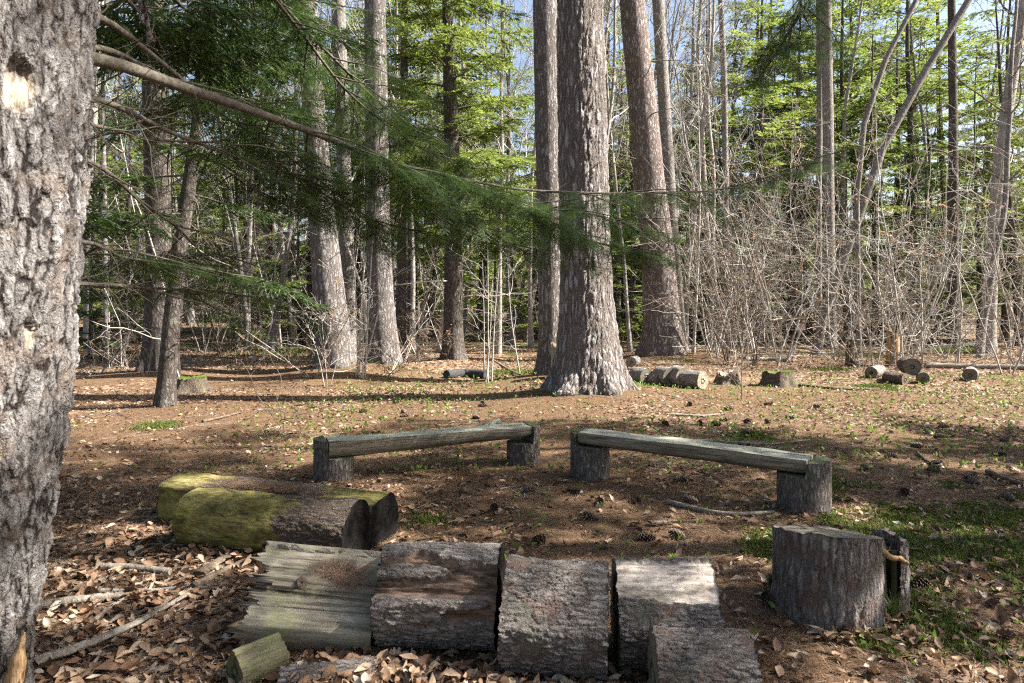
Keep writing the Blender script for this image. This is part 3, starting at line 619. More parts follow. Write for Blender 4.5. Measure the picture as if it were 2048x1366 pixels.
bough([at(1040, 415, 6.1), (1130, 420, 6.5), (1230, 440, 6.9), (1350, 480, 7.3)], .006, .1, .12, .36, .4, 115, keep=.7, twigs=2)
bough([tp(2.3), (186, 250, 3.1), (280, 275, 3.6), (400, 305, 4.4), (520, 390, 5.2)], .008, .6, .14, .36, .25, 116, keep=.35, twigs=14)
bough([tp(3.9), (-200, 60, 4.6), (-100, 260, 5.6), (120, 420, 6.8), (230, 440, 7.4)], .015, .3, .14, .5, .3, 117, keep=.8, lod=1)
# broken stub hanging beside it, torn splinters at the foot
def stick_geo(pts, r0, r1, n=18, sides=8, seed=0, jit=.006, flat=1.):
    path = smooth_path(pts, n); gg = Geo(); rg = np.random.default_rng(seed); path = path + rg.normal(0, jit * .4, path.shape)
    R = np.linspace(r0, r1, n) * (1 + rg.normal(0, .06, n)); V, Fc = tube(path, R, sides); V = V.reshape(n, sides, 3)
    V = path[:, None] + (V - path[:, None]) * np.array([1, 1, flat]); gg.add(V.reshape(-1, 3), Fc, .5)
    for e_, ring in ((0, 0), (n - 1, n - 1)):
        c0 = gg.n; gg.add(np.vstack([V[ring], path[e_][None]]), [[j, (j + 1) % sides, sides] for j in range(sides)], .5)
    return gg
part('broken_stub', stick_geo([tp(3.6), at(255, -60, 3.3), at(280, 0, 3.35), at(305, 84, 3.4)], .032, .02, 12, 10, 3), M['near'], nt)
part('torn_splinter', stick_geo([at(20, 1400, 2.72), at(35, 1330, 2.7), at(48, 1262, 2.7)], .05, .006, 10, 7, 4), M['orangewood'], nt)

# hemlock outside the frame on the right: its shade covers the foreground, one bough tip hangs into the top of the view
def place_conifer(name, label, loc, mats, rg, cat='tree', **kw):
    t = thing(name, label, cat, (loc[0], loc[1], gz(loc[0], loc[1]))); gt, gb, gf = conifer(rg, **kw)
    obj('trunk', gt.mesh('trunk'), M[mats[0]], t); obj('branchwork', gb.mesh('branchwork'), M['limb'], t); obj('crown', gf.mesh('crown'), M[mats[1]], t); return t
t = place_conifer('hemlock_tree', 'hemlock beyond the right edge whose bough tip hangs into the top of the view', (9.6, 4.7), ('dark', 'hemdark'), np.random.default_rng(5), h=16, r=.24, base=.15, rad=5.0, lod=1, step=.25, fstep=.21, lmax=.95, power=.75)
NT_ = t
bough([np.array([9.5, 4.7, 5.6]), np.array([6.5, 5.2, 5.3]), np.array([4.0, 5.1, 4.45]), at(1660, -40, 5.0), at(1600, 30, 5.0), at(1560, 90, 5.0)], .03, .72, .1, .5, .5, 120, keep=.5, twigs=4, shade=.12)
#__SECTION3__
# ------------------------------------------------------------------ the woods behind: copies of a few kinds
def proto(name, parts):
    t = bpy.data.objects.new(name, None)
    return name, [(n, gg.mesh(n), m) for n, gg, m in parts if gg.n]
def stamp(pr, x, y, rz, s, label, cat, group, tilt=0.):
    t = thing(pr[0], label, cat, (x, y, gz(x, y)), group); t.rotation_euler = (random.gauss(0, tilt), random.gauss(0, tilt), rz); t.scale = (s, s, s)
    for n, me, m in pr[1]: obj(n, me, M[m], t)
    return t
rb = np.random.default_rng(21)
HW = []
for i in range(6):
    gt, gb = hardwood(rb, h=rb.uniform(14, 18), r=[.10, .13, .16, .09, .19, .07][i], limbs=16, first=[.3, .4, .45, .2, .45, .25][i], lean=.05)
    HW.append(proto('hardwood_tree', [('trunk', gt, ['hard', 'pale', 'hard', 'hard', 'dark', 'pale'][i]), ('branchwork', gb, 'twig' if i % 2 else 'twig2')]))
CO = []
for i in range(6):
    gt, gb, gf = conifer(rb, h=[15, 12, 17, 8, 5, 14][i], r=[.16, .12, .19, .08, .05, .15][i], base=[.22, .14, .38, .07, .05, .3][i], rad=[2.6, 2.4, 3.0, 2.0, 1.5, 2.2][i], lod=2, step=[.3, .28, .32, .24, .2, .34][i], fstep=.17, lmax=1.0, droop=[.3, .25, .05, .25, .2, .2][i])
    CO.append(proto('conifer_tree', [('trunk', gt, 'dark'), ('branchwork', gb, 'limb'), ('crown', gf, ['hembright', 'hembright', 'hembright', 'hem', 'hembright', 'hem'][i])]))
SH = []
for i in range(7):
    gt, gb, gl = shrub(rb, stems=[4, 3, 3, 4, 2, 3, 4][i], h=[6.0, 7.5, 4.0, 5.2, 8.0, 6.4, 2.2][i], r=[.022, .028, .017, .02, .032, .026, .012][i], leaf=[0, 200, 0, 0, 0, 360, 60][i], spread=[.4, .3, .5, .45, .15, .25, .6][i], dense=.72)
    SH.append(proto('bare_shrub', [('stem', gt, 'twig' if i != 3 else 'twig2'), ('twigs', gb, 'twig' if i in (0, 4, 5) else 'twig2'), ('dry_leaves', gl, 'tan')]))
for pr in SH:
    pass
ZA = [(-.42, 'beside the near tree at the left'), (-.28, 'behind the dark shaded pine'), (-.14, 'behind the left-leaning pine'), (.0, 'left of the central pines'), (.16, 'behind the biggest pine'), (.3, 'right of the reddish leaning pine'), (.48, 'behind the slanting trunk'), (9, 'by the pale leaning trunk at right')]
ZN = {}
def zone(x, y):
    a = x / y; q = next(i for i, (l, _) in enumerate(ZA) if a < l); r = 0 if y < 22 else 1 if y < 30 else 2 if y < 40 else 3
    ZN[(q, r)] = ZA[q][1] + ['', ', farther back', ', deeper in', ', farthest back'][r]; return (q, r)
TAKEN = [(float(q[0].location.x), float(q[0].location.y), .9) for q in P]
def free(x, y, r):
    for a, b, c in TAKEN:
        if (a - x) ** 2 + (b - y) ** 2 < max(r, c) ** 2: return False
    # keep the sight line to the main pines' bases clear of near stems
    return True
def spread(n, y0, y1, r, fn, wide=.80, bias=1.0, xlim=None):
    k_ = tries = 0
    while k_ < n and tries < n * 60:
        tries += 1; y = y0 + (y1 - y0) * random.random() ** bias; x = random.uniform(-1, 1) * (wide * y + 1.5)
        if xlim and not (xlim[0] < x / y < xlim[1]): continue
        if not free(x, y, r): continue
        TAKEN.append((x, y, r)); k_ += 1; fn(x, y)
HWL = ['bare grey hardwood with thin trunk', 'bare pale-barked hardwood', 'bare straight grey hardwood', 'bare slender hardwood', 'bare dark-trunked hardwood', 'bare pole-thin pale hardwood']
COL_ = ['green hemlock', 'bright green full-skirted conifer', 'tall green pine', 'young green hemlock', 'small bright green conifer', 'slim green hemlock']
SHL = ['bare many-stemmed pale shrub', 'tall bare beech sapling', 'low spreading bare shrub', 'brown bare shrub with tangled twigs', 'slender bare sapling with upright stems', 'beech sapling holding tan dry leaves', 'low twiggy brown brush']
def put_hw(x, y, ks=(0, 1, 2, 3, 4, 5)):
    i = random.choice(ks); z_ = zone(x, y); stamp(HW[i], x, y, random.uniform(0, TAU), random.uniform(.85, 1.2), f'{HWL[i]} {ZN[z_]}', 'tree', f'kind of {HWL[i]} {ZN[z_]}', .04)
def put_co(x, y, ks=(0, 1, 2, 3, 4, 5), lo=.8, hi=1.2):
    i = random.choice(ks); z_ = zone(x, y); stamp(CO[i], x, y, random.uniform(0, TAU), random.uniform(lo, hi), f'{COL_[i]} {ZN[z_]}', 'tree', f'kind of {COL_[i]} {ZN[z_]}', .02)
def put_sh(x, y, ks=(0, 1, 2, 3, 4, 5, 6)):
    i = random.choice(ks); z_ = zone(x, y); stamp(SH[i], x, y, random.uniform(0, TAU), random.uniform(.75, 1.25), f'{SHL[i]} {ZN[z_]}', 'shrub', f'kind of {SHL[i]} {ZN[z_]}', .05)
# brush right of the clearing, thick
spread(40, 17.2, 27, .6, lambda x, y: put_sh(x, y, (0, 0, 1, 3, 4, 5, 0)), xlim=(.27, .80))
spread(22, 19, 28, .6, lambda x, y: put_sh(x, y, (3, 3, 4, 1, 6, 2)), xlim=(-.75, .12))
spread(10, 15.6, 18, .5, lambda x, y: put_sh(x, y, (2, 6, 6)), xlim=(.3, .8))
spread(9, 13.5, 18, .6, lambda x, y: put_sh(x, y, (6, 2, 4)), xlim=(-.62, -.1))
spread(40, 26, 42, .7, lambda x, y: put_sh(x, y))
# conifers and hardwoods
for (px, d, i, s) in [(1262, 24, 4, 1.15), (1268, 29, 1, 1.0), (1500, 30, 2, 1.0), (1580, 33, 0, 1.1), (1440, 34, 1, 1.1), (1750, 30, 0, .9), (1830, 27, 3, 1.1), (1960, 28, 1, .95), (2040, 25, 0, .9), (1400, 38, 2, 1.1), (600, 27, 3, 1.0), (520, 24, 4, 1.2), (470, 31, 0, 1.0), (250, 25, 1, .8), (180, 20, 3, .8), (340, 33, 1, 1.0), (830, 30, 1, 1.0), (990, 27, 4, 1.3), (1020, 33, 0, 1.0), (1155, 30, 3, 1.2), (1700, 35, 2, 1.2), (1880, 33, 1, 1.1), (90, 24, 0, .9), (720, 34, 2, 1.0), (2120, 28, 0, 1.), (1225, 34, 0, 1.0)]:
    x = (px - 1024) * d / F; TAKEN.append((x, d, .9)); z_ = zone(x, d)
    stamp(CO[i], x, d, random.uniform(0, TAU), s, f'{COL_[i]} {ZN[z_]}', 'tree', f'kind of {COL_[i]} {ZN[z_]}', .02)
spread(24, 26, 36, 1.0, lambda x, y: put_co(x, y, (4, 1, 0, 5, 2, 3), .8, 1.3))
spread(56, 36, 54, 1.2, lambda x, y: put_co(x, y, (0, 1, 2, 5, 1, 1), 1.1, 1.7))
spread(78, 20, 36, .7, lambda x, y: put_hw(x, y, (0, 1, 3, 5, 5, 3, 1)))
spread(50, 36, 55, 1.0, put_hw)
# wood round the camera: unseen conifers added to block sky and sun
for x, y, i, s_, lab in ((-6.5, -4.5, 0, 1.1, 'unseen hemlock added behind the camera to the left'), (2.5, -6, 5, 1.2, 'unseen slim hemlock added straight behind the camera'), (-9.5, 1.0, 1, 1.2, 'unseen full conifer added beyond the near tree at the left'), (14, 7.4, 0, 1.3, 'broad hemlock beyond the right edge, farther from the clearing'), (12.5, 5.8, 3, 1.2, 'young hemlock beyond the right edge under the broad hemlock'), (9, -5, 0, 1.1, 'unseen hemlock added behind the camera to the right'), (-4, -10, 2, 1.1, 'unseen tall pine added far behind the camera')):
    stamp(CO[i], x, y, random.uniform(0, TAU), s_, lab, 'tree', None, .02)
# slender saplings with their own place
def sapling(name, label, stems, mat, seed, h, r=.012, nb=6, lean=.08):
    rg = np.random.default_rng(seed); t = None
    for (px, py, d, tx, ty) in stems:
        b = at(px, py, d); b[2] = gz(b[0], d) - .03
        if t is None: t = thing(name, label, 'sapling', tuple(b))
        tip = at(tx, ty, d); path = smooth_path([b, b * .5 + tip * .5 + rg.normal(0, .04, 3), tip], 14); gg = Geo(); V, Fc = tube(path, np.linspace(r, .004, 14), 7); gg.add(V, Fc, .5)
        st = part('stem', gg, M[mat], t); g2 = Geo()
        for q in range(nb):
            i = 3 + int(10 * (q + rg.uniform()) / nb); i = min(i, 12); pp = wander(path[i], side_dir(path, i, rg.uniform(.9, 1.35), rg), rg.uniform(.4, 1.2), 7, rg, .14, .03)
            V, Fc = tube(pp, np.linspace(.006, .0025, 8), 4); g2.add(V, Fc, .5); sub_branches(g2, pp, .005, rg, [(4, .3, .6, .8, .2, .02, .0025, 3)])
        part('twigs', g2, M[mat], st)
    return t
sapling('sapling', 'clump of pale slender stems in front of the left-leaning pine', [(712, 757, 14.2, 728, 520), (718, 758, 14.2, 735, 380), (722, 756, 14.2, 790, 470), (726, 757, 14.1, 722, 600), (730, 755, 14.2, 760, 300), (716, 756, 14.3, 705, 500)], 'twig', 1, 3, .018, 4)
sapling('sapling', 'thin bare stems left of the two central pines', [(976, 765, 13.8, 975, 450), (972, 766, 13.7, 985, 560), (983, 767, 13.7, 1005, 460), (968, 740, 15.2, 965, 520), (1040, 740, 15.2, 1015, 520)], 'twig', 2, 3, .016, 6)
sapling('sapling', 'single pale straight sapling right of the reddish leaning pine', [(1387, 715, 19.0, 1395, 130)], 'twig', 3, 7, .045, 12)
sapling('sapling', 'small bare seedling tree in front of the mossy stump', [(1484, 800, 11.6, 1490, 660), (1482, 800, 11.6, 1470, 735)], 'twig2', 4, 1, .008, 4)
sapling('sapling', 'thin bare whip standing behind the mossy stump', [(1565, 745, 15.6, 1563, 640)], 'twig2', 5, 1, .010, 4)
sapling('sapling', 'spindly bare twigs sprouting by the left bench', [(556, 862, 8.8, 552, 790), (575, 866, 8.8, 585, 800), (565, 865, 8.8, 571, 815)], 'twig2', 6, .5, .004, 2)
sapling('sapling', 'bare twiggy whips at the foot of the left-leaning pine', [(655, 770, 13.4, 640, 600), (660, 772, 13.4, 690, 640), (650, 771, 13.3, 610, 640)], 'twig', 7, 2, .009, 6)
sapling('sapling', 'arched bare branchy whip bending over the brush at right', [(1830, 730, 17.4, 1640, 600), (1790, 735, 17.2, 1800, 560), (1850, 735, 17.0, 2000, 610)], 'twig', 8, 2, .014, 9)

# the wood beyond, one mass
gw, gfol, gtw = Geo(), Geo(), Geo(); rf = np.random.default_rng(33)
for q in range(210):
    y = rf.uniform(55, 105); x = rf.uniform(-1, 1) * (.82 * y); z_ = gz(x, y); h = rf.uniform(13, 20)
    r = rf.uniform(.08, .2); path = np.array([(x, y, z_ - .2), (x + rf.normal(0, .3), y, z_ + h * .5), (x + rf.normal(0, .6), y, z_ + h)])
    V, Fc = tube(path, [r, r * .7, .03], 5); gw.add(V, Fc, rf.uniform())
    if rf.uniform() < .62:
        n_ = 20; hh = z_ + h * (rf.uniform(.02, .2) + .8 * rf.uniform(0, 1, n_) ** 1.3); az = rf.uniform(0, TAU, n_)
        for j in range(n_):
            L = 3.4 * (1.05 - (hh[j] - z_) / h) + .4; d = np.array([math.cos(az[j]), math.sin(az[j]), -.1]); p0 = np.array([x, y, hh[j]])
            s_ = np.linspace(.35, 1, 4) * L; Pp = p0 + d * s_[:, None]; sd = np.cross(d, [0, 0, 1.])
            Xd = np.repeat(d[None] * .6, 8, 0) + np.tile([[1.], [-1.]], (4, 1)) * sd * .8 + rf.normal(0, .2, (8, 3))
            put_templates(gfol, TPL[3], np.repeat(Pp, 2, 0), Xd, np.array([0, 0, 1.]) + rf.normal(0, .3, (8, 3)), rf.uniform(1.2, 2.0, 8), rf.uniform(-.1, .4, 8), rf)
    else:
        for j in range(12):
            p0 = path[1] * .8 + path[2] * .2 + np.array([0, 0, rf.uniform(-.3, .4) * h]); pp = wander(p0, (rf.normal(), rf.normal(), .9), rf.uniform(2, 4), 4, rf, .2, .05)
            V, Fc = tube(pp, np.linspace(.04, .012, 5), 3); gtw.add(V, Fc, .5); sub_branches(gtw, pp, .02, rf, [(2, .3, .6, .7, .2, .05, .012, 3)])
nb = 900; yb = rf.uniform(44, 72, nb); xb = rf.uniform(-1, 1, nb) * .82 * yb; zb = ground(xb, yb) + rf.uniform(.1, 4.5, nb) * rf.uniform(.2, 1, nb)
Pb = np.repeat(np.c_[xb, yb, zb], 5, 0) + rf.normal(0, .5, (nb * 5, 3)); put_templates(gfol, TPL[3], Pb, rf.normal(0, 1, (nb * 5, 3)) * np.array([1, 1, .3]), np.array([0, 0, 1.]) + rf.normal(0, .4, (nb * 5, 3)), rf.uniform(.9, 1.6, nb * 5), rf.uniform(-.3, .25, nb * 5), rf)
tag(obj('far_wood', gw.mesh('far_wood'), M['hard']), 'distant grey trunks of the wood beyond', 'woodland', kind='stuff')
tag(obj('far_foliage', gfol.mesh('far_foliage'), M['hembright']), 'distant green conifer foliage of the wood beyond', 'woodland', kind='stuff')
tag(obj('far_branches', gtw.mesh('far_branches'), M['twig']), 'distant bare branches of the wood beyond', 'woodland', kind='stuff')

# ------------------------------------------------------------------ logs
def axis_frame(A, B):
    """rotation taking local z to A->B and local x to (nearly) up"""
    z_ = unit(np.array(B, float) - np.array(A, float)); x_ = np.array([0, 0, 1.]) - z_ * z_[2]; x_ = unit(x_); y_ = np.cross(z_, x_)
    return Matrix(((x_[0], y_[0], z_[0]), (x_[1], y_[1], z_[1]), (x_[2], y_[2], z_[2])))
def log(name, label, A, B, rfun, mat, endm=('end', 'end'), bare=None, nz=70, nt=110, jag=(0., 0.), group=None, seed=0, cat='log', tilt=None, part_name='bark'):
    """log from A to B (axis points); rfun(theta, s) radius, theta 0 = up, -90deg = towards the camera for a log running left to right; s in metres along"""
    A, B = np.array(A, float), np.array(B, float); L = np.linalg.norm(B - A); R3 = axis_frame(A, B)
    t = thing(name, label, cat, tuple(A), group); t.rotation_euler = R3.to_euler()
    th = np.arange(nt) * TAU / nt; s = np.linspace(0, L, nz)[:, None] * np.ones((1, nt)); TH = np.broadcast_to(th[None], s.shape)
    if jag[0] or jag[1]:
        j0 = jag[0] * (.4 + .7 * vnoise(np.stack([th * 5, th * 0, th * 0], -1), seed) + 2.0 * np.clip(vnoise(np.stack([th * 23, th * 0, th * 0], -1), seed + 3) - .35, 0, 1) + .35 * vnoise(np.stack([th * 70, th * 0, th * 0], -1), seed + 5))
        j1 = jag[1] * (.5 + .9 * vnoise(np.stack([th * 9, th * 0 + 7, th * 0], -1), seed)); u = s / L
        s = s + (1 - u) * -j0[None] + u * j1[None]
    R = rfun(-TH, s); V = np.stack([R * np.cos(TH), R * np.sin(TH), s], -1)
    gg = Geo(); gg.add(V.reshape(-1, 3), grid_faces(nz, nt, True), .5, bare(-TH, s).ravel() if bare is not None else 0.)
    obj(part_name, gg.mesh('bark'), M[mat], t)
    for row, em, sg in ((0, endm[0], -1), (nz - 1, endm[1], 1)):
        g2 = Geo(); ring = V[row]; c = ring.mean(0); vs = [c[None]]
        for f_ in (.25, .5, .75, 1.): 
            rr = c + (ring - c) * f_; rr[:, 2] = c[2] + (ring[:, 2] - c[2]) * f_ ** 5 + (0 if f_ == 1 else .004 * vnoise(rr * 30, 3)); vs.append(rr)
        fc = [[0, 1 + j, 1 + (j + 1) % nt] for j in range(nt)]; g2.add(vs[0], np.zeros((0, 3), int)); g2.n = 1
        VV = np.vstack(vs); g2 = Geo(); g2.add(VV, fc if sg < 0 else [[a, c_, b] for a, b, c_ in fc], .5)
        q = np.concatenate([grid_faces(4, nt, True) + 1]); g2.f[4].append(q); obj('cut_end', g2.mesh('cut_end'), M[em], t)
    return t
def rnd_r(r, seed, amp=.05, flatten=None):
    def f(th, s):
        q = np.stack([np.cos(th) * 2, np.sin(th) * 2, s * 5], -1); R = r * (1 + amp * 2 * fbm(q, 3, seed))
        if flatten: 
            for ang, dist in flatten: 
                c_ = np.cos(th - ang); R = np.where(c_ > .05, np.minimum(R, dist / np.maximum(c_, .05) * (1 + .02 * fbm(q * 3, 2, seed + 4))), R)
        return R
    return f
sst = lambda a, b, x: np.clip((x - a) / (b - a), 0, 1) ** 2 * (3 - 2 * np.clip((x - a) / (b - a), 0, 1))
def ax(px, py, d, r):   # axis point of a log lying on the ground at photo column px, distance d
    x = (px - 1024) * d / F; return np.array([x, d, gz(x, d) + r])
# front row of short logs (axes left to right; with z along +x local y points away from the camera at theta 90, so the front is theta -90)
def frontlog(label, pxl, dl, pxr, dr, r, mat, bare=None, depth=None, seed=0, ends=('end', 'end'), fl=None, sink=.03):
    base = rnd_r(r, seed, .035, fl)
    f = (lambda th, s: base(th, s) - depth(th, s)) if depth else base
    return log('log_section', label, ax(pxl, 0, dl, r - sink), ax(pxr, 0, dr, r - sink), f, mat, ends, bare, 90, 150, (.006, .006), None, seed)
FL = [(-1.35, .235)]
frontlog('grey bark-covered log section in the middle of the front row', 1014, 3.20, 1214, 3.14, .238, 'logbark', seed=1, fl=[(-.82, .195)])
def strip(th, s):
    t_ = ((th + math.pi) % TAU) - math.pi; n = .10 * vnoise(np.stack([s * 14, th * 0, th * 0], -1), 5) + .04 * vnoise(np.stack([s * 50, th * 3, th * 0], -1), 6)
    return sst(-.93 + 0, -.88, t_ + n) * (1 - sst(.12, .16, t_ + n))
frontlog('front log section with a pale patch of peeled bark on top', 1232, 3.24, 1424, 3.22, .232, 'logbark', strip, lambda th, s: .012 * strip(th, s), 2, fl=[(-.82, .192)])
frontlog('low bark-covered log lying nearest the camera at the bottom right of the row', 1308, 2.84, 1500, 2.82, .165, 'logbark', seed=3, fl=[(-.85, .19)])
def rot(th, s):
    t_ = ((th + math.pi) % TAU) - math.pi; n = .30 * vnoise(np.stack([s * 5, th * 2, th * 0], -1), 15) + .12 * vnoise(np.stack([s * 18, th * 6, th * 0], -1), 16)
    isl = sst(.05, .25, vnoise(np.stack([s * 4.5 + 3, th * 3, th * 0], -1), 18))
    return sst(-.62, -.55, -(t_ + n)* -1 * -1 + 0) * 0 + (sst(.42, .5, -t_ + n) * (1 - sst(1.55, 1.62, -t_ + n))) * (1 - .9 * isl)
frontlog('rotting log section with crumbling brown wood and a bark top', 772, 3.44, 1000, 3.38, .235, 'rotbark', rot, lambda th, s: rot(th, s) * (.022 + .03 * np.abs(vnoise(np.stack([s * 4, th * 22, th * 0], -1), 17))), 4, ends=('enddark', 'enddark'), fl=[(-.82, .20)])
# weathered split slab with splintered end
def slab_r(th, s):
    q = np.stack([np.cos(th) * 2, np.sin(th) * 2, s * 3], -1); R = .245 * (1 + .04 * fbm(q, 2, 8))
    c_ = np.cos(th + .72); yy = np.tan(np.clip(th + .72, -1.4, 1.4)) * .13
    groove = .0022 * vnoise(np.stack([yy * 95, s * 1.6, s * 0], -1), 3) + .004 * vnoise(np.stack([yy * 22, s * 2.5, s * 0], -1), 23) + .013 * sst(.66, .85, vnoise(np.stack([yy * 13, s * .9 + 3, s * 0], -1), 19)) + .012 * np.exp(-((yy + .04 + .03 * s) / .006) ** 2) + .014 * np.exp(-((yy - .10 + .05 * s) / .007) ** 2)
    F_ = np.where(c_ > .05, (.13 - groove) / np.maximum(c_, .05), 9); return np.minimum(R, F_)
A = ax(530, 0, 3.46, .19); B = ax(752, 0, 3.52, .115)
slab = log('split_log', 'weathered pale split log with splintered left end, at the left of the front row', A, B, slab_r, 'slab', ('orangewood', 'end'), None, 90, 200, (.055, .0), None, 9, part_name='wood')
# knot, strip of bark along the back, loose splinters at the torn end
kn = Geo(); th = np.linspace(0, TAU, 15)[:-1]
for i_, (r_, h_) in enumerate([(.026, 0), (.022, .010), (.010, .006), (.0, -.002)]): pass
prof = [(.028, -.004), (.024, .008), (.013, .012), (.004, .004)]
VV = np.concatenate([np.stack([np.cos(th) * r_, np.sin(th) * r_ * 1.2, th * 0 + h_], -1) for r_, h_ in prof]); kn.add(VV, grid_faces(4, 14, True))
ko = obj('knot', kn.mesh('knot'), M['brownwood'], slab); nrm = Vector((math.cos(.72), math.sin(.72), 0)); ko.location = nrm * .127 + Vector((math.sin(.72), -math.cos(.72), 0)) * .01 + Vector((0, 0, .17)); ko.rotation_euler = nrm.to_track_quat('Z', 'X').to_euler()
rg = np.random.default_rng(4)
bk = Geo(); ss = np.linspace(.02, .50, 30); yy = np.linspace(-1, 1, 9)
S_, Y_ = np.meshgrid(ss, yy, indexing='ij'); thb = -.30 + .12 * Y_; Rb = .235 + .012 * fbm(np.stack([S_ * 12, Y_ * 3, S_ * 0], -1), 3, 2) - .02 * Y_ ** 2
bk.add(np.stack([Rb * np.cos(thb), Rb * np.sin(thb), S_], -1).reshape(-1, 3), grid_faces(30, 9, False)); obj('bark_strip', bk.mesh('bark_strip'), M['logbark'], slab)
for q in range(9):
    tq = .72 + rg.uniform(-.8, .8); rr = .125 / math.cos(tq - .72); p = np.array([rr * math.cos(tq), rr * math.sin(tq), 0])
    sp = Geo(); L = rg.uniform(.06, .16); w = rg.uniform(.006, .014); tg = np.array([math.sin(.72), -math.cos(.72), 0]) * w; nn = np.array(nrm) * .008
    base_z = .04; V = np.array([p - tg + [0, 0, base_z], p + tg + [0, 0, base_z], p + tg * .8 - nn + [0, 0, base_z], p - tg * .8 - nn + [0, 0, base_z], p + tg * rg.uniform(-.5, .5) - nn * .5 + [0, 0, -L]])
    sp.add(V, [[0, 1, 4], [1, 2, 4], [2, 3, 4], [3, 0, 4]]); sp.add(V[:4], [[0, 3, 2, 1]]); obj('splinter', sp.mesh('splinter', smooth=False), M['slab'], slab)
log('wood_chunk', 'short greenish split chunk of wood at the bottom, left of the splintered log', ax(470, 0, 3.02, .06), ax(560, 0, 3.16, .07), rnd_r(.085, 31, .05, [(-.6, .06), (.9, .06)]), 'greenwood', ('greenwood', 'greenwood'), None, 30, 60, (.004, .004), part_name='wood', cat='wood')
log('log_section', 'thin bark-covered round half buried in leaves below the splintered log', ax(560, 0, 2.98, .03), ax(750, 0, 3.06, .03), rnd_r(.055, 32, .1), 'logbark', ('end', 'end'), None, 50, 50, (.01, .01))

# mossy split log lying behind them (two halves)
def mossbare(th, s):
    n = .16 * vnoise(np.stack([s * 5, th * 2.5, th * 0], -1), 41) + .05 * vnoise(np.stack([s * 20, th * 9, th * 0], -1), 42); return 1 - sst(.74, .78, s + n)
A, B = ax(388, 0, 4.80, .165), ax(716, 0, 4.46, .165)
log('mossy_log', 'near half of the split log, yellow-green with moss and bare of bark, blackened right end', A, B, rnd_r(.195, 42, .06, [(1.5, .16)]), 'mossbark', ('endgreen', 'enddark'), mossbare, 110, 130, (.003, .003))
A, B = ax(352, 0, 5.38, .13), ax(768, 0, 4.80, .13)
t2 = log('mossy_log', 'far half of the split log, flat topped and strewn with brown needles', A, B, rnd_r(.20, 43, .05, [(-.12, .165), (-1.5, .17)]), 'mossbark', ('endgreen', 'enddark'), lambda th, s: np.maximum((1 - sst(.35, .45, s + .1 * vnoise(np.stack([s * 6, th * 3, th * 0], -1), 44))) * .9, sst(1.28, 1.32, s + .04 * vnoise(np.stack([s * 0, th * 5, th * 0], -1), 45)) * (np.abs(((th + math.pi) % TAU) - math.pi) < .8)), 110, 110, (.003, .003))
def board(A, B, w, h, n, seed, end_taper=0.):
    """plank-like loft, local frame as log()"""
    A, B = np.array(A), np.array(B); L = np.linalg.norm(B - A); sec = np.array([(h, -w), (h, w), (-h, w), (-h, -w)]) / 2; R3 = np.array(axis_frame(A, B)); gg = Geo()
    s = np.linspace(0, L, n); V = np.array([[A + R3 @ np.array([*(p_ + .003 * np.random.default_rng(seed + i * 4 + j).normal(size=2)), s_]) for j, p_ in enumerate(sec)] for i, s_ in enumerate(s)])
    gg.add(V.reshape(-1, 3), grid_faces(n, 4, True)); gg.add(V[0], [[0, 1, 2, 3]]); gg.add(V[-1], [[3, 2, 1, 0]]); return gg

# ------------------------------------------------------------------ log benches
def post(name, root, c, r, h, hn, cut, sgn, seed, dirv, endm='endgreen'):
    """upright log with a notch: full height on the outer side of the cut, hn on the inner; dirv = bench direction"""
    n, rows = 56, 26; th = np.arange(n) * TAU / n; ux, uy = dirv; q = np.stack([np.cos(th) * 2, np.sin(th) * 2, th * 0 + seed], -1)
    rr = r * (1 + .05 * fbm(q, 3, seed)); lx = rr * np.cos(th); ly = rr * np.sin(th); tall = lx * sgn > cut
    Ht = np.where(tall, h, hn); zz = np.linspace(-.08, 1, rows)[:, None]; Z = np.where(zz < 0, zz, zz * Ht[None])
    jit = 1 + .025 * fbm(np.stack(np.broadcast_arrays(np.cos(th)[None] * 6, np.sin(th)[None] * 6, Z * 8), -1), 3, seed + 2)
    LX, LY = lx[None] * jit, ly[None] * jit; X = c[0] + LX * ux - LY * uy; Yw = c[1] + LX * uy + LY * ux
    V = np.stack([X, Yw, c[2] + Z], -1); gg = Geo(); gg.add(V.reshape(-1, 3), grid_faces(rows, n, True))
    o = part(name, gg, M['post'], root); g2 = Geo(); top = V[-1]
    for sel in (np.where(tall)[0], np.where(~tall)[0]):
        k0 = np.argmax(np.diff(np.r_[sel, sel[0] + n]) > 1) + 1 if len(sel) < n else 0; sel = np.roll(sel, -k0); pts = top[sel]; cc = pts.mean(0) 
        g2.add(np.vstack([pts, cc[None]]), [[j, (j + 1) % len(sel), len(sel)] for j in range(len(sel))])
        if sel is not None and tall[sel[0]]:
            a, b = pts[0], pts[-1]; lo = np.array([0, 0, hn - h - .004]); g2.add(np.array([a, b, b + lo, a + lo]), [[0, 1, 2, 3]])
    part('post_top', g2, M[endm], o, smooth=False); return o
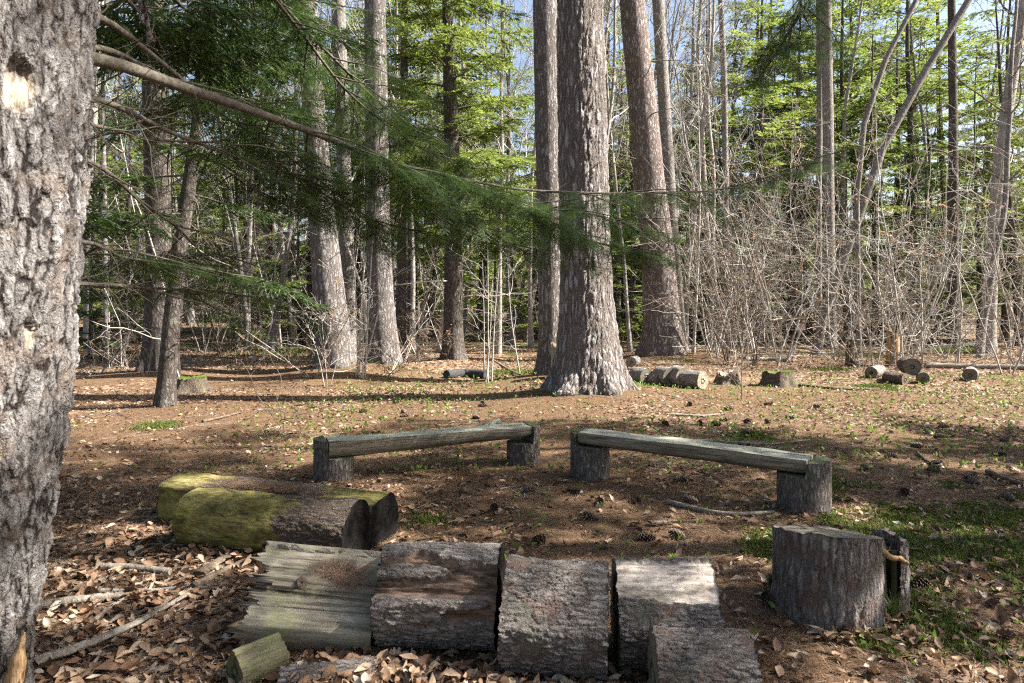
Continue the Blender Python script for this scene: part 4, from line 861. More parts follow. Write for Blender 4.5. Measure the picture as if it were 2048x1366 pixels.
def seat(root, A, B, w0, w1, h0, h1, mat, seed, round_=.6):
    """half-round seat: flat top, rounded belly; A, B = centre of the top face at each end"""
    A, B = np.array(A), np.array(B); L = np.linalg.norm(B - A); R3 = np.array(axis_frame(A, B)); n = 60; s = np.linspace(0, 1, n)
    ph = np.linspace(0, math.pi, 17); topx = np.linspace(1, -1, 9)[1:-1]
    sec = [(-math.sin(a) ** round_, math.cos(a)) for a in ph] ; sec = [(x_, -y_) for x_, y_ in sec] + [(0., t_) for t_ in topx]
    sec = np.array(sec); w = (w0 + (w1 - w0) * s) / 2; h = h0 + (h1 - h0) * s; gg = Geo(); Q = np.zeros((n, len(sec), 3))
    for i in range(n):
        loc = np.stack([sec[:, 0] * h[i], sec[:, 1] * w[i], np.full(len(sec), s[i] * L)], -1); nz = fbm(np.stack([sec[:, 0] * 3, sec[:, 1] * 3, loc[:, 2] * 2.2], -1), 3, seed)
        loc[:, 0] += nz * .012; loc[:, 1] *= 1 + .10 * nz; Q[i] = loc
    # knot dents and a split at one edge
    gg.add(Q[:, :17].reshape(-1, 3), grid_faces(n, 17, False), .5, 1.); Tq = np.concatenate([Q[:, 16:], Q[:, :1]], 1); gg.add(Tq.reshape(-1, 3), grid_faces(n, Tq.shape[1], False), .5)
    for e_ in (0, n - 1): c = Q[e_].mean(0); m = len(sec); gg.add(np.vstack([Q[e_], c[None]]), [[j, (j + 1) % m, m] if e_ else [(j + 1) % m, j, m] for j in range(m)])
    o = obj('seat', gg.mesh('seat'), M[mat], root); o.rotation_euler = Matrix(R3.tolist()).to_euler(); o.location = Vector(A) - root.location; return o
def bench(label, pl, rl, hl, pr, rr_, hr, seat_args, seed):
    dv = unit(np.array(pr[:2]) - np.array(pl[:2])); t = thing('log_bench', label, 'bench', tuple(pl)); zl, zr = pl[2], pr[2]; th_ = seat_args['t']
    post('leg', t, pl, rl, hl, hl - th_ + .01, rl * .35 if seat_args.get('cut') is None else seat_args['cut'], -1, seed, dv); post('leg', t, pr, rr_, hr, hr - th_ + .01, rr_ * .25, 1, seed + 7, dv)
    a = np.array([*(np.array(pl[:2]) - dv * rl * .33), zl + hl + seat_args.get('dz', 0)]); b = np.array([*(np.array(pr[:2]) + dv * rr_ * .22), zr + hr + seat_args.get('dz2', 0)])
    seat(t, a, b, seat_args['w0'], seat_args['w1'], th_, seat_args.get('t1', th_), seat_args.get('m', 'seat'), seed, seat_args.get('round', .5)); return t
def gp(px, d): x = (px - 1024) * d / F; return np.array([x, d, gz(x, d)])
b1 = bench('log bench with flat grey-green plank seat, right of centre', gp(1180, 6.55), .175, .405, gp(1608, 5.55), .195, .385, dict(t=.125, w0=.25, w1=.25, dz=.012, dz2=.012, round=.32), 51)
b2 = bench('log bench with rounded log seat, left of centre behind the mossy log', gp(668, 6.50), .175, .36, gp(1047, 7.15), .165, .37, dict(t=.17, w0=.27, w1=.24, dz=-.01, dz2=.0, t1=.12, round=.55), 52)
# loose bark slab leaning behind the left bench seat
lb = gp(985, 7.3); t = thing('bark_slab', 'weathered slab of wood propped behind the left bench seat', 'wood', tuple(lb)); part('wood', board(at(905, 872, 7.05) + [0, .12, -.02], at(1000, 846, 7.15) + [0, .12, 0], .14, .03, 8, 9), M['seat'], t, smooth=False)

# ------------------------------------------------------------------ the stump at right front
sx, sy = (1655 - 1024) * 3.72 / F, 3.72; sz = gz(sx, sy)
def stump(name, label, c, r, h, mat, endm, seed, cutang=None, n=150, rows=70, flare=.12, tilt=.0, cat='stump', lobes=5, rough=.02, ty=0.):
    t = thing(name, label, cat, tuple(c)); th = np.arange(n) * TAU / n; z_ = np.r_[-.1, np.linspace(0, 1, rows - 1)]
    q = np.stack(np.broadcast_arrays(np.cos(th)[None] * 2, np.sin(th)[None] * 2, z_[:, None] * 1.5), -1); R = r * (1 + .09 * fbm(q, 3, seed)) * (1 + flare * np.exp(-np.clip(z_, 0, 1)[:, None] * h / .12) * (.7 + .5 * np.cos(lobes * th + seed)[None]))
    if cutang: 
        a, dist = cutang; cc = np.cos(th - a); R = np.where(cc[None] > .05, np.minimum(R, dist / np.maximum(cc[None], .05)), R)
    X, Y_ = R * np.cos(th), R * np.sin(th); ht = h * (1 + tilt * X[-1] / r - ty * Y_[-1] / r + rough * vnoise(np.stack([th * 6, th * 0, th * 0], -1), seed)); Z = np.where(z_[:, None] < 0, z_[:, None], z_[:, None] * ht[None])
    gg = Geo(); V = np.stack([X, Y_, Z], -1); gg.add(V.reshape(-1, 3), grid_faces(rows, n, True)); obj('bark', gg.mesh('bark'), M[mat], t)
    g2 = Geo(); top = V[-1]; cc = top.mean(0); rings = [cc + (top - cc) * f for f in (.08, .35, .65, .9, 1.)]; 
    for i, rr in enumerate(rings[:-1]): rr[:, 2] += .014 * fbm(np.stack([rr[:, 0] * 12, rr[:, 1] * 12, rr[:, 0] * 0], -1), 3, seed + 1)
    g2.add(np.concatenate(rings), grid_faces(5, n, True)); g2.add(rings[0], [list(range(3))]) if 0 else None
    j = np.arange(n); g2.add(np.vstack([rings[0], rings[0].mean(0)[None]]), np.stack([j, (j + 1) % n, j * 0 + n], -1)); obj('cut_top', g2.mesh('cut_top'), M[endm], t); return t
st = stump('tree_stump', 'broad grey-barked stump split at its right side, right foreground', (sx, sy, sz), .262, .385, 'stumpbark', 'end', 61, (.12, .215), tilt=-.06, flare=.06, ty=.13)
rg = np.random.default_rng(9)
for i, (dx, dy, w, dpt, h0, m) in enumerate([(.235, -.02, .06, .16, .33, 'greenwood'), (.275, .03, .05, .12, .32, 'slab'), (.315, .0, .035, .14, .29, 'greenwood'), (.30, .10, .06, .10, .31, 'brownwood')]):
    gg = Geo(); n_, rows = 22, 26; th = np.arange(n_) * TAU / n_; z_ = np.linspace(-.05, h0, rows)
    nz = fbm(np.stack(np.broadcast_arrays(np.cos(th)[None] * 4 + i, np.sin(th)[None] * 4, z_[:, None] * 2), -1), 3, 70 + i); RX, RY = w * .5 * (1 + .6 * nz), dpt * .5 * (1 + .4 * nz)
    jag_ = .03 * vnoise(np.stack([th * 5, th * 0 + i, th * 0], -1), 4); V = np.stack([dx + RX * np.cos(th), dy + RY * np.sin(th), z_[:, None] + jag_[None] * (np.arange(rows)[:, None] / rows)], -1)
    gg.add(V.reshape(-1, 3), grid_faces(rows, n_, True)); gg.add(np.vstack([V[-1], V[-1].mean(0)[None]]), [[j, (j + 1) % n_, n_] for j in range(n_)]); obj('split_wood', gg.mesh('split_wood'), M[m], st)
gg = Geo(); ph = np.linspace(-.62, .62, 14); z_ = np.linspace(-.06, .345, 30); PH, ZQ = np.meshgrid(ph, z_); nz = fbm(np.stack([PH * 4, ZQ * 6, ZQ * 0], -1), 3, 5)
V1 = np.stack([.08 + .33 * np.cos(PH) + .015 * nz, .02 + .22 * np.sin(PH), ZQ * (1 + .06 * nz)], -1); V2 = V1.copy(); V2[..., 0] -= .035
gg.add(np.concatenate([V1.reshape(-1, 3), V2.reshape(-1, 3)]), np.concatenate([grid_faces(30, 14, False), grid_faces(30, 14, False)[:, ::-1] + 420]))
e1 = np.concatenate([V1[-1], V2[-1]]); gg.add(e1, [[j, j + 1, j + 15, j + 14] for j in range(13)])
for cidx in (0, 13): ee = np.concatenate([V1[:, cidx], V2[:, cidx]]); gg.add(ee, [[j, j + 1, j + 31, j + 30] for j in range(29)])
obj('bark_shell', gg.mesh('bark_shell'), M['stumpbark'], st)
gg = stick_geo([np.array([.20, -.10, .34]), np.array([.25, -.12, .305]), np.array([.33, -.13, .275]), np.array([.345, -.13, .27])], .018, .008, 10, 7, 6, .01); obj('splinter', gg.mesh('splinter'), M['orangewood'], st)

# ------------------------------------------------------------------ cut logs and stumps at the back of the clearing
def backlog(label, px, py, d, r, L, ang, endm='end', group=None, lift=0., mat='hard'):
    c = at(px, py, d); z_ = gz(c[0], d) + r * .92 + lift; A = np.array([c[0], d, z_]); B = A + np.array([math.sin(ang), math.cos(ang), 0]) * L
    return log('cut_log', label, A, B, rnd_r(r, int(px), .06), mat, (endm, endm), None, 10, 28, (0, 0), group)
backlog('leftmost cut log of the row beside the biggest pine', 1294, 755, 13.7, .155, .4, -.45)
backlog('small low cut log second in the row beside the biggest pine', 1321, 762, 13.5, .11, .4, -.4)
backlog('cut log third from the left in the row beside the biggest pine', 1343, 754, 13.4, .18, .4, -.35)
backlog('cut log with bright pale end, fourth in the row beside the biggest pine', 1371, 753, 13.2, .19, .4, -.3, 'endpale')
backlog('rightmost cut log of the row beside the biggest pine', 1406, 757, 12.95, .165, .4, -.7, 'endpale')
backlog('short cut block behind the row of logs at the foot of the reddish pine', 1262, 730, 17.2, .13, .35, .5, 'endpale')
backlog('low cut log with a hollow shaded end, left of the small pile at right', 1742, 755, 14.6, .12, .7, .7)
backlog('thin slab log lying just left of the small pile at right', 1776, 760, 14.0, .10, .6, .5)
backlog('cut log on top of the small pile at right', 1825, 748, 14.0, .165, .45, .25, 'end', None, .16, 'mossbark')
backlog('lower left cut log of the small pile at right', 1811, 765, 13.7, .115, .4, -.5, 'brownwood', None, 0, 'mossbark')
backlog('lower right cut log of the small pile at right', 1846, 765, 13.8, .115, .4, .5, 'end', None, 0, 'mossbark')
backlog('cut log lying alone in the leaves right of the small pile', 1940, 757, 14.1, .13, .45, .6)
c = G(1555, 772); stump('mossy_stump', 'old mossy stump mound in the sunlit clearing at right', c, .27, .27, 'mossbark', 'moss', 71, None, 60, 24, .55, rough=.14)
c = G(383, 783); stump('mossy_stump', 'dark mossy stump between the shaded pine and the left clearing', c, .24, .24, 'mossbark', 'moss', 72, None, 60, 24, .5, rough=.14)
c = gp(1119, 13.6); stump('broken_stump', 'pale broken stump squeezed between the two central pines', c, .16, .62, 'slab', 'brownwood', 73, None, 40, 24, .3, rough=.12)
c = G(1458, 768); stump('broken_stump', 'torn low stump with roots right of the row of logs', c, .19, .2, 'brownwood', 'bleach', 74, None, 40, 16, .6, rough=.6)
c = gp(1700, 17.6); stump('broken_stump', 'dark snapped stump at the edge of the brush', c, .10, .5, 'brownwood', 'brownwood', 75, None, 30, 16, .3, rough=.4)
c = gp(1786, 17.5); stump('broken_stump', 'reddish snapped stump standing right of the dark snapped stump', c, .14, .8, 'orangewood', 'brownwood', 76, None, 30, 16, .3, rough=.4)
#__SECTION4__
# ------------------------------------------------------------------ fallen sticks
def stick(label, pts, r0, r1, mat, seed=0, name='stick', cat='stick', lift=1.0, flat=1., sides=8, n=18):
    W_ = [G(*p) for p in pts]; W_ = [w + [0, 0, r0 * lift * .8 + .004] for w in W_]
    t = tag(obj(name, stick_geo(W_, r0, r1, n, sides, seed, .004, flat).mesh(name, W_[0]), M[mat]), label, cat); t.location = W_[0]; return t
stick('pale bowed stick on the needles between the right bench and the front logs', [(1335, 1008), (1390, 1022), (1460, 1033), (1550, 1030)], .020, .014, 'bleach', 1)
stick('grey branch lying behind the right bench seat', [(1395, 886), (1470, 889), (1540, 892), (1620, 884)], .022, .010, 'bleach', 2)
stick('long straight grey stick crossing the leaves left of the splintered log', [(185, 1186), (300, 1186), (400, 1180), (530, 1192)], .013, .008, 'bleach', 3)
stick('thick grey branch ending by the near tree at lower left', [(55, 1226), (130, 1212), (200, 1204), (245, 1200)], .026, .018, 'bleach', 4)
stick('short fork of stick below the thick grey branch at lower left', [(170, 1262), (205, 1232), (245, 1202)], .012, .010, 'bleach', 5)
stick('long weathered flat limb slanting across the leaves at lower left', [(70, 1338), (180, 1300), (280, 1255), (375, 1200)], .036, .016, 'bleach', 6, flat=.5)
stick('dark grey branch slanting up beside the bark slab at left', [(385, 1182), (440, 1152), (500, 1124), (530, 1108)], .022, .016, 'brownwood', 7)
stick('slab of brown bark among leaves beside the mossy log', [(400, 1158), (440, 1132), (480, 1110)], .040, .028, 'brownwood', 8, flat=.3)
stick('half-buried grey stick left of the bark slab', [(205, 1140), (270, 1143), (340, 1150)], .022, .02, 'bleach', 9)
stick('thin dark stick right of the peeled log', [(1432, 1188), (1470, 1225), (1494, 1262)], .006, .004, 'brownwood', 10)
stick('thin black twig under the right bench', [(1405, 945), (1440, 962), (1480, 988), (1540, 1002)], .007, .004, 'brownwood', 11)
stick('pale stick in the sunlit grass before the mossy stump', [(1345, 832), (1400, 834), (1450, 830)], .018, .014, 'bleach', 12)
stick('dark stick on the leaves left of the left bench', [(405, 846), (440, 838), (478, 828)], .02, .012, 'brownwood', 13)
stick('long pale fallen pole at the back of the clearing', [(1490, 722), (1530, 722), (1575, 724)], .06, .05, 'bleach', 14, name='fallen_log', cat='log')
stick('long pale fallen trunk lying at the far right of the clearing', [(1850, 736), (1950, 738), (2070, 740)], .07, .06, 'bleach', 15, name='fallen_log', cat='log')
stick('black wet log lying flat left of the central pines', [(893, 757), (930, 754), (972, 757)], .095, .085, 'blackpipe', 16, name='fallen_log', cat='log', sides=12)
stick('slanting dead branch propped near the black wet log', [(925, 775), (950, 762), (985, 742)], .022, .010, 'brownwood', 17)
stick('pale dead branch behind the thin bare stems', [(985, 722), (1015, 740), (1040, 752)], .03, .02, 'bleach', 18)
stick('dark branch at the right edge in the mossy patch', [(1975, 948), (2010, 962), (2060, 978)], .024, .018, 'brownwood', 19)
stick('short dark stick right of the right bench post', [(1835, 908), (1850, 922), (1868, 932)], .016, .01, 'brownwood', 20)
stick('grey twig lying before the bottom right corner moss', [(1910, 1268), (1960, 1300), (2005, 1330)], .010, .006, 'bleach', 21)
stick('thin pale stick upright-leaning in the moss at right', [(1975, 1010), (1985, 1040), (1996, 1085)], .007, .004, 'bleach', 22)
stick('bent grey stick in the clearing left of centre foreground', [(1000, 980), (1040, 975), (1085, 982)], .008, .005, 'bleach', 23)
stick('curved dark twig behind the rotting log section', [(830, 1082), (880, 1076), (950, 1083)], .006, .004, 'brownwood', 24)
stick('long thin fallen branch in the sunlit leaves right of the mossy stump', [(1590, 772), (1680, 780), (1760, 780)], .025, .015, 'brownwood', 25)
stick('dark bark chip on the needles in the middle of the clearing', [(1300, 1052), (1330, 1050), (1350, 1048)], .03, .02, 'brownwood', 26, flat=.25, name='bark_chip', cat='bark')
stick('bleached root sliver lying among lower left leaves', [(300, 1345), (335, 1305), (372, 1262)], .009, .005, 'bleach', 27)
stick('short pale chip of wood at the lower left edge of the picture', [(300, 1352), (330, 1345), (358, 1336)], .02, .014, 'bleach', 28, flat=.5, name='wood_chip', cat='wood')
stick('pale curled twig behind the peeled front log', [(1348, 1128), (1368, 1120), (1385, 1118)], .007, .005, 'bleach', 29)

# ------------------------------------------------------------------ litter
OBST = []   # keep litter off the logs' footprints is not needed: it lies under and beside them
def sample(n, y0, y1, rg, wide=.8, keepf=None, pw=1.0):
    out = []
    while sum(len(o) for o in out) < n:
        y = y0 + (y1 - y0) * rg.uniform(0, 1, n) ** pw; x = rg.uniform(-1, 1, n) * (wide * y1 + .8); m = np.abs(x) < wide * y + .8
        if keepf is not None: m &= rg.uniform(0, 1, n) < keepf(x, y)
        out.append(np.stack([x[m], y[m]], -1))
    return np.concatenate(out)[:n]
def surface(x, y): return ground(x, y) + .014 * n2(x, y, 6, 21) + .007 * n2(x, y, 22, 22, 2)
rl = np.random.default_rng(55)
lk = lambda x, y: np.where(y < 6.5, .09, .04) + .9 * leafmask(x, y) ** 1.5
gl = Geo()
for n_, y0, y1, s0, s1, LT in ((10500, 2.5, 6.5, .025, .085, LEAFT), (15000, 6.5, 13, .035, .08, LEAFC), (26000, 12.5, 24, .05, .10, LEAFC), (6000, 24, 42, .09, .15, LEAFC)):
    xy = sample(n_, y0, y1, rl, keepf=lk); sc = rl.uniform(s0, s1, n_)
    Pz = np.c_[xy, surface(xy[:, 0], xy[:, 1]) + rl.uniform(.004, .022, n_)]; a = rl.uniform(0, TAU, n_)
    X = np.stack([np.cos(a), np.sin(a), rl.normal(0, .3, n_)], -1); U = np.array([0, 0, 1.]) + rl.normal(0, .42, (n_, 3)) * np.array([1, 1, .2])
    sh = np.clip(rl.beta(2, 2, n_) + .15 * n2(xy[:, 0], xy[:, 1], .8, 3), 0, 1)
    put_templates(gl, LT, Pz, X, U, sc, sh, rl)
# leaves drifted against the logs
for cx, cy, wx, wy, n_, hz in ((-.42, 2.98, .5, .07, 420, .07), (.25, 2.9, .2, .05, 120, .05), (-1.5, 4.50, .55, .07, 200, .07), (-2.2, 3.4, .5, .5, 420, .03), (1.66, 3.40, .25, .04, 60, .03), (1.0, 13.0, .8, .25, 150, .05)):
    x = cx + rl.uniform(-1, 1, n_) * wx; y = cy + rl.normal(0, 1, n_) * wy; a = rl.uniform(0, TAU, n_)
    put_templates(gl, LEAFT, np.c_[x, y, surface(x, y) + rl.uniform(.004, hz, n_)], np.stack([np.cos(a), np.sin(a), rl.normal(0, .45, n_)], -1), np.array([0, 0, 1.]) + rl.normal(0, .6, (n_, 3)), rl.uniform(.04, .10, n_), np.clip(rl.beta(2, 1.7, n_), 0, 1), rl)
tag(obj('leaf_litter', gl.mesh('leaf_litter'), M['leaf']), 'brown and tan dead leaves strewn over the forest floor', 'leaves', kind='stuff')
# fallen needles
gn = Geo()
for n_, y0, y1, w in ((80000, 2.5, 6.5, .003), (45000, 6.5, 12, .006)):
    xy = sample(n_, y0, y1, rl); L = rl.uniform(.05, .10, n_); a = rl.uniform(0, TAU, n_); d = np.stack([np.cos(a), np.sin(a), rl.normal(0, .12, n_)], -1) * L[:, None]
    p = np.c_[xy, surface(xy[:, 0], xy[:, 1]) + rl.uniform(.002, .014, n_)]; s_ = np.stack([-np.sin(a), np.cos(a), a * 0], -1) * w
    V = np.stack([p - s_ * .5, p + s_ * .5, p + d], 1).reshape(-1, 3); gn.add(V, np.arange(n_ * 3).reshape(-1, 3), np.repeat(rl.uniform(0, 1, n_), 3))
tag(obj('needle_litter', gn.mesh('needle_litter'), M['needlelitter']), 'reddish brown pine needles matted over the clearing floor', 'needles', kind='stuff')
# needles lying on the slab and far mossy half are part of those drifts
def needle_drift(label, c, u, v, n_, seed, w=.0022, dz=.012):
    rg = np.random.default_rng(seed); a = rg.normal(0, .42, n_); b = rg.normal(0, .42, n_); c, u, v = map(np.array, (c, u, v)); nn = unit(np.cross(u, v)); nn = nn * (1 if nn[2] > 0 else -1)
    p = c + a[:, None] * u + b[:, None] * v + nn * rg.uniform(.0, dz, n_)[:, None]; an = rg.uniform(0, TAU, n_); d = (np.cos(an)[:, None] * unit(u) + np.sin(an)[:, None] * unit(v)) * rg.uniform(.04, .08, n_)[:, None]
    s_ = unit(np.cross(d, nn)) * w; gg = Geo(); gg.add(np.stack([p - s_ * .5, p + s_ * .5, p + d + nn * .002], 1).reshape(-1, 3), np.arange(n_ * 3).reshape(-1, 3), np.repeat(rg.uniform(.2, 1, n_), 3))
    tag(obj('needle_drift', gg.mesh('needle_drift', c), M['needlelitter'], None, tuple(c)), label, 'needles', kind='stuff')
sm = slab.matrix_basis if False else None
def slab_pt(t_, z_): # point on the slab's flat face: t_ across (m), z_ along
    e = Matrix.Translation(slab.location) @ slab.rotation_euler.to_matrix().to_4x4(); tg = Vector((math.sin(.72), -math.cos(.72), 0)); return np.array(e @ (nrm * .132 + tg * t_ + Vector((0, 0, z_))))
needle_drift('brown needles caught in a dip on the splintered log', slab_pt(.05, .36), slab_pt(.02, .50) - slab_pt(.05, .36), slab_pt(.07, .36) - slab_pt(.05, .36), 900, 1, .0016)
needle_drift('brown needles along the upper crack of the splintered log', slab_pt(.10, .36), slab_pt(.09, .50) - slab_pt(.10, .36), slab_pt(.111, .36) - slab_pt(.10, .36), 400, 2, .0016)
A, B = ax(352, 0, 5.38, .13), ax(768, 0, 4.80, .13); mid = A * .5 + B * .5; needle_drift('brown needles matted on top of the far mossy log half', mid + [0, -.07, .168], (B - A) * .3, np.array([.05, .15, -.01]), 3500, 3, .0025, .02)
# twigs
gtg = Geo(); xy = np.concatenate([sample(900, 2.6, 15, rl, pw=.9), np.c_[rl.uniform(-2.4, -.9, 260), rl.uniform(2.7, 4.6, 260)]])
for x, y in xy:
    a = rl.uniform(0, TAU); L = rl.uniform(.08, .38) * (1 if y < 8 else 1.5); z_ = float(surface(x, y)) + .012; pp = wander((x, y, z_), (math.cos(a), math.sin(a), 0), L, 4, rl, .12); pp[:, 2] = surface(pp[:, 0], pp[:, 1]) + .012
    r_ = rl.uniform(.0016, .004); V, Fc = tube(pp, np.linspace(r_, r_ * .5, 5), 4); gtg.add(V, Fc, .5)
tag(obj('twig_litter', gtg.mesh('twig_litter'), M['bleach']), 'small dry twigs scattered over the needles and leaves', 'twigs', kind='stuff')
# the largest dead leaves in front, one by one
LM = []
for i, (V, T, A) in enumerate(LEAFB):
    for c_ in range(3):
        gg = Geo(); gg.add(V, T, [.3, .55, .85][c_] + rl.uniform(-.12, .12)); me = gg.mesh('fallen_leaf'); me.materials.append(M['leaf']); LM.append(me)
zl_ = [('brown curled dead leaf on the ground at lower left', 'dead leaves at lower left', lambda x, y: x / y < -.36), ('brown curled dead leaf below the front logs', 'dead leaves below the front logs', lambda x, y: -.36 <= x / y < .2 and y < 3.25), ('brown curled dead leaf in the moss at lower right', 'dead leaves in the moss at lower right', lambda x, y: x / y >= .42)]
cnt = 0
while cnt < 240:
    y = rl.uniform(2.75, 4.9); x = rl.uniform(-.72, .74) * y
    if rl.uniform() < .35: y = rl.uniform(2.8, 3.1); x = rl.uniform(-.26, .16) * y
    for lab, grp, f in zl_:
        if f(x, y):
            o = obj('fallen_leaf', LM[rl.integers(len(LM))], None); o.location = (x, y, float(surface(x, y)) + .018); s_ = rl.uniform(.07, .125); o.scale = (s_, s_, s_); o.rotation_euler = (rl.normal(0, .3), rl.normal(0, .3), rl.uniform(0, TAU)); tag(o, lab, 'leaf', grp); cnt += 1; break
# pine cones
def cone_mesh(seed):
    rg = np.random.default_rng(seed); gg = Geo(); n_ = 64
    for i in range(n_):
        t_ = i / n_; a = i * 2.39996; r = .020 * math.sin(math.pi * (.12 + .8 * t_)) ** .7; x = -.055 + .11 * t_; op = rg.uniform(.008, .016)
        rad = np.array([0, math.cos(a), math.sin(a)]); tg = np.array([0, -math.sin(a), math.cos(a)]); p = np.array([x, 0, 0]) + rad * r * .3; q = np.array([x + .014, 0, 0]) + rad * (r + op); w = .0085
        V = np.array([p - tg * w * .5, p + tg * w * .5, q + tg * w, q - tg * w, q + rad * .002 + [.006, 0, 0]]); gg.add(V[:4], [[0, 1, 2, 3]], rg.uniform(.1, .5)); gg.add(V[[3, 2, 4]], [[0, 1, 2]], rg.uniform(.6, 1))
    V, Fc = tube(np.array([(-.055, 0, 0), (0, 0, 0), (.055, 0, 0)]), [.008, .012, .004], 6); gg.add(V, Fc, 0.); me = gg.mesh('pine_cone', smooth=False); me.materials.append(M['cone']); return me
CM = [cone_mesh(i) for i in range(4)]
def cone(px, py, lab, grp=None, s=1.):
    w = G(px, py); o = obj('pine_cone', CM[rl.integers(4)], None); o.location = (w[0], w[1], float(surface(w[0], w[1])) + .024 * s); o.scale = (s, s, s); o.rotation_euler = (rl.uniform(0, TAU), rl.normal(0, .1), rl.uniform(0, TAU)); tag(o, lab, 'pine cone', grp)
for px, py, lab in [(1080, 1088, 'pine cone on the needles behind the middle front log'), (1358, 1078, 'pine cone lying behind the peeled front log'), (1535, 1204, 'dark pine cone at the left foot of the broad stump'), (1842, 1178, 'dark pine cone at the right foot of the broad stump'), (522, 986, 'pine cone resting near the needle-strewn mossy log'), (1358, 966, 'pine cone under the seat of the right bench'), (1056, 985, 'pine cone in front of the left bench right leg'), (1012, 1150, 'pine cone in the gap between the rotting and the grey front logs'), (988, 1022, 'pine cone left of centre in front of the left bench')]: cone(px, py, lab)
for i in range(12): cone(rl.uniform(1300, 1640), rl.uniform(800, 880), 'pine cone on the sunlit ground behind the right bench', 'pine cones behind the right bench', 1.1)
for i in range(13): cone(rl.uniform(1660, 2040), rl.uniform(845, 1010), 'pine cone on the shaded ground right of the right bench', 'pine cones right of the right bench', 1.05)
for i in range(8): cone(rl.uniform(720, 1060), rl.uniform(800, 860), 'pine cone on the sunlit ground behind the left bench', 'pine cones behind the left bench', 1.05)
for i in range(7): cone(rl.uniform(820, 1530), rl.uniform(975, 1085), 'pine cone on the needle mat between the benches and front logs', 'pine cones in the middle of the clearing')

# ------------------------------------------------------------------ moss, seedlings
gm = Geo(); xm = []
while len(xm) < 15000:
    n_ = 20000; y = rl.uniform(2.8, 7, n_); x = rl.uniform(.8, 5.6, n_); m = rl.uniform(0, 1, n_) < mossmask(x, y) ** 1.2; xm += list(zip(x[m], y[m]))
xm = np.array(xm[:15000]); patches = []
for px, py, r_, n_ in ((312, 852, .28, 700), (1500, 872, .25, 600), (1756, 775, .3, 600), (1720, 712, .7, 500), (1905, 700, 1.0, 800), (860, 1040, .18, 200), (1660, 740, .5, 300), (565, 705, 1.2, 700), (1010, 745, .8, 400)):
    w = G(px, py); patches.append(np.c_[w[0] + rl.normal(0, r_ * .5, n_), w[1] + rl.normal(0, r_ * .5, n_)])
xm = np.concatenate([xm] + patches); n_ = len(xm); far = np.clip(xm[:, 1] / 9, 1, 2.5)
p = np.c_[xm, surface(xm[:, 0], xm[:, 1])]
for k_ in range(4):
    a = rl.uniform(0, TAU, n_); h = rl.uniform(.010, .034, n_) * far; s_ = np.stack([np.cos(a), np.sin(a), a * 0], -1) * (.0065 * far)[:, None]; o = rl.normal(0, .008, (n_, 3)) * np.array([1, 1, 0]) * far[:, None]; lean = rl.normal(0, .012, (n_, 3)) * np.array([1, 1, 0])
    gm.add(np.stack([p + o - s_, p + o + s_, p + o + lean + np.array([0, 0, 1]) * h[:, None]], 1).reshape(-1, 3), np.arange(n_ * 3).reshape(-1, 3), np.repeat(rl.uniform(0, 1, n_), 3))
tag(obj('moss', gm.mesh('moss'), M['moss']), 'green moss tufts on the ground', 'moss', kind='stuff')
def seed_t(rg):
    V, T, A = [], [], []; nl = rg.integers(1, 3)
    V += [(0, -.02, 0), (0, .02, 0), (.5, .0, .0)]; T.append((0, 1, 2)); A += [.1] * 3
    for q in range(nl):
        b = len(V); an = rg.uniform(-.9, .9); ca, sa = math.cos(an), math.sin(an); z_ = rg.uniform(-.25, .25); w = .13; x0 = .4
        for (t_, s_) in ((0, 0), (.3, -1), (.3, 1), (.65, -.8), (.65, .8), (1, 0)):
            u, v = t_ * .6, s_ * w; V.append((x0 + u * ca - v * sa, u * sa + v * ca, z_ * t_ + .1 * abs(s_)))
        T += [(b, b + 1, b + 2), (b + 1, b + 3, b + 4), (b + 1, b + 4, b + 2), (b + 3, b + 5, b + 4)]; A += [rg.uniform(.3, 1)] * 6
    return np.array(V, float), np.array(T), np.array(A)
ST = [seed_t(rt) for _ in range(6)]
SM = []
for V, T, A in ST:
    gg = Geo(); gg.add(np.stack([V[:, 2], V[:, 1], V[:, 0]], -1), T, A); me = gg.mesh('seedling'); me.materials.append(M['seedling']); SM.append(me)
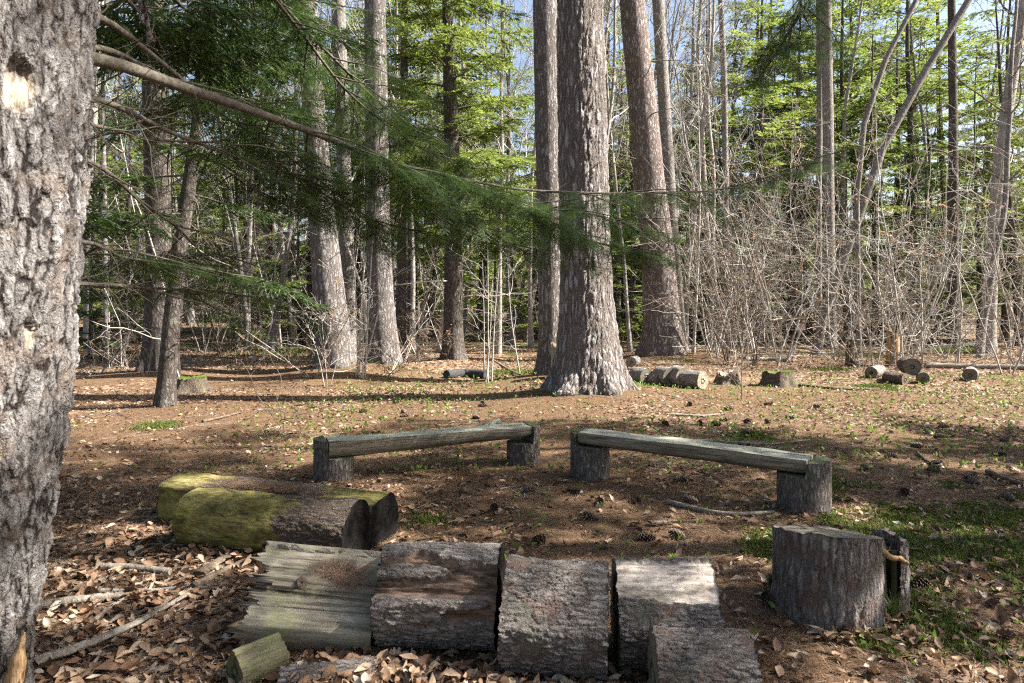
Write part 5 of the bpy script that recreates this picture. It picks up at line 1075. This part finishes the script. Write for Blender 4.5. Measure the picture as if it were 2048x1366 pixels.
for px0, px1, py0, py1, n_, lab, grp in ((1000, 1560, 930, 1130, 120, 'tiny green seedling in the needles between the benches and the front logs', 'seedlings in the middle of the clearing'), (1680, 2040, 880, 1340, 90, 'tiny green seedling in the moss and leaves at right', 'seedlings in the mossy ground at right'), (1500, 1700, 1030, 1290, 14, 'tiny green seedling around the broad stump', 'seedlings around the broad stump')):
    for i in range(n_):
        w = G(rl.uniform(px0, px1), rl.uniform(py0, py1)); o = obj('seedling', SM[rl.integers(6)], None); o.location = (w[0], w[1], float(surface(w[0], w[1])) - .004); s_ = rl.uniform(.045, .085); o.scale = (s_, s_, s_); o.rotation_euler = (rl.normal(0, .25), rl.normal(0, .25), rl.uniform(0, TAU)); tag(o, lab, 'seedling', grp)
gs = Geo(); xy = sample(5200, 6.6, 15.5, rl, keepf=lambda x, y: np.clip(.55 + 1.2 * n2(x, y, .5, 77) + .25 * (x > -3) - .6 * (x < -3.5), 0, 1)); n_ = len(xy)
put_templates(gs, ST, np.c_[xy, surface(xy[:, 0], xy[:, 1])], np.array([0, 0, 1.]) + rl.normal(0, .25, (n_, 3)), rl.normal(0, 1, (n_, 3)), rl.uniform(.05, .1, n_), np.full(n_, .1), rl)
tag(obj('seedling_carpet', gs.mesh('seedling_carpet'), M['seedling']), 'scattered fresh green shoots over the sunlit clearing', 'seedlings', kind='stuff')
def pine_seedling(px, py, lab, s):
    w = G(px, py); gg = Geo(); rg = np.random.default_rng(int(px)); n_ = 160; a = rg.uniform(0, TAU, n_); e = rg.uniform(.1, 1.2, n_); d = np.stack([np.cos(a) * np.cos(e), np.sin(a) * np.cos(e), np.sin(e)], -1) * s; b = np.stack([a * 0, a * 0, rg.uniform(.2, .8, n_) * s], -1); sd = unit(np.cross(d, [0, 0, 1.])) * .0018
    gg.add(np.stack([b - sd, b + sd, b + d * rg.uniform(.5, 1, n_)[:, None]], 1).reshape(-1, 3), np.arange(n_ * 3).reshape(-1, 3), np.repeat(rg.uniform(.2, .8, n_), 3)); t = thing('pine_seedling', lab, 'seedling', tuple(w)); obj('needles', gg.mesh('needles'), M['hem'], t); V, Fc = tube(np.array([(0, 0, -.02), (0, 0, s * .8)]), [.003, .002], 5); g2 = Geo(); g2.add(V, Fc); obj('stem', g2.mesh('stem'), M['twig2'], t)
pine_seedling(1785, 1245, 'needle-tufted pine seedling at the split side of the broad stump', .11)
pine_seedling(1540, 1182, 'needle-tufted pine seedling left of the broad stump', .09)
bpy.context.view_layer.update()
